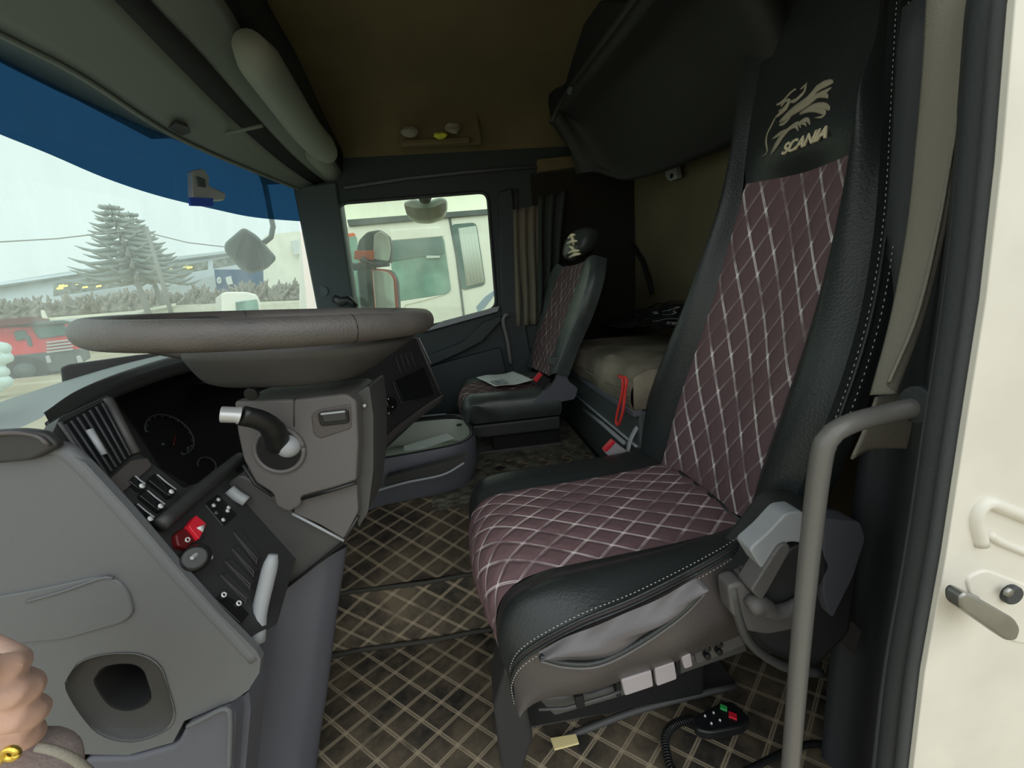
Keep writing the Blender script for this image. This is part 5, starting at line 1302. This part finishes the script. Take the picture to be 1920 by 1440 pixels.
# near curtain
A1 = row([(1738, -60), (1732, 100), (1722, 250), (1705, 430), (1675, 600), (1638, 742)], y=.40)
A2 = row([(1850, -60), (1835, 60), (1800, 250), (1765, 430), (1722, 590), (1665, 715)], y=.355)
Am = [a.lerp(b, .5)-Y*0.012 for a, b in zip(A1, A2)]
dcu = tag(link('door_curtain', loft([A1, Am, A2], 60, 24, lambda u, v, a, b: 0.004*math.sin(v*160+u*4)), 'nearcurtain', solid=0.002), 'grey-brown curtain hanging behind the near seat by the door', 'curtain')
stitches('hem_stitching', [p-Y*0.002+X*0.006 for p in A1], dcu, 90, r=0.0005)
# cloth end seen under the bar
A3 = row([(1600, 865), (1625, 780), (1640, 745)], y=.44); A4 = row([(1600, 850), (1660, 835), (1728, 838)], y=.43); A5 = row([(1660, 740), (1700, 760), (1730, 780)], y=.42)
tag(link('cloth_flap', loft([row([(1598, 862), (1640, 842), (1725, 842)], y=.43), row([(1625, 800), (1665, 800), (1728, 800)], y=.42), row([(1645, 745), (1690, 740), (1730, 745)], y=.42)], 20, 12), 'nearcurtain', solid=0.003), 'dark folded cloth flap below the bend of the grab bar', 'cloth')
# ================================================================== HAND AT THE LOWER LEFT
pn = thing('person', 'person\'s hand with gold bracelet and grey sleeve at the lower left', 'person', at(0, 1500, y=.26))
HY = 0.27
def h(px, py, y=HY): return at(px, py, y=y)
def fleshed(name, parts, m, parent, vox=0.0022):
    """tapered limbs fused into one continuous skin"""
    mb = MB()
    for ch in parts:
        P = resample([p for p, r in ch], 14); Rr = [cr([V((r, 0, 0)) for p, r in ch], i/13).x for i in range(14)]
        P = [P[0]-(P[1]-P[0]).normalized()*Rr[0]*.7]+P+[P[-1]+(P[-1]-P[-2]).normalized()*Rr[-1]*.7]
        mb.tube(P, [Rr[0]*.5]+Rr+[Rr[-1]*.5], 14)
    o = bpy.data.objects.new(name, mb.mesh(name)); col.objects.link(o)
    q = o.modifiers.new('r', 'REMESH'); q.mode = 'VOXEL'; q.voxel_size = vox
    q = o.modifiers.new('s', 'SMOOTH'); q.iterations = 6; q.factor = 0.5
    bpy.context.view_layer.update()
    m2 = bpy.data.meshes.new_from_object(o.evaluated_get(bpy.context.evaluated_depsgraph_get()))
    bpy.data.objects.remove(o)
    return link(name, m2, m, parent)
hand = [[(h(-70, 1500, .28), 0.026), (h(-72, 1430, .285), 0.027), (h(-78, 1340, .29), 0.031), (h(-80, 1262, .29), 0.027)]]
for K, P_, D_, T_, r_ in (((-60, 1222, .305), (12, 1238, .28), (16, 1252, .256), (-42, 1258, .244), .0108),
                          ((-45, 1268, .31), (38, 1283, .283), (38, 1298, .256), (-34, 1304, .242), .0110),
                          ((-38, 1314, .315), (52, 1328, .288), (48, 1343, .260), (-28, 1349, .246), .0104),
                          ((-34, 1360, .318), (50, 1371, .292), (44, 1384, .268), (-22, 1388, .254), .0092)):
    hand.append([(h(-78, 1360, .295), .012), (h(*K), r_*1.15), (h(*P_), r_*1.05), (h(*D_), r_), (h(*T_), r_*.85)])
hand.append([(h(-105, 1420, .275), .015), (h(-98, 1350, .25), .0135), (h(-70, 1285, .232), .012), (h(-48, 1240, .228), .0105)])
fleshed('hand', hand, 'skin', pn)
slv = [h(-60, 1520, .26), h(-5, 1448, .262), h(38, 1420, .27)]
MB().tube(resample([h(-60, 1640, .27), h(10, 1510, .27), h(30, 1440, .27)], 12), [0.05, 0.05, 0.049, 0.048, 0.046, 0.044, 0.043, 0.042, 0.041, 0.040, 0.038, 0.034], 20).build('sleeve', 'sleeve', pn, sub=1)
MB().tube(resample([h(70, 1400, .262), h(105, 1408, .262), h(140, 1424, .265), h(170, 1450, .27)], 10), 0.003, 8).build('cuff_edge', 'nearcurtain', pn)
MB().tube([h(20+13*math.cos(t*.52), 1413+9*math.sin(t*.52), .222) for t in range(13)], 0.002, 8).build('gold_ring', 'gold', pn)
MB().tube(resample([h(-40, 1425, .225), h(-5, 1432, .225), h(6, 1420, .222)], 10), 0.0018, 8).build('gold_chain', 'gold', pn)
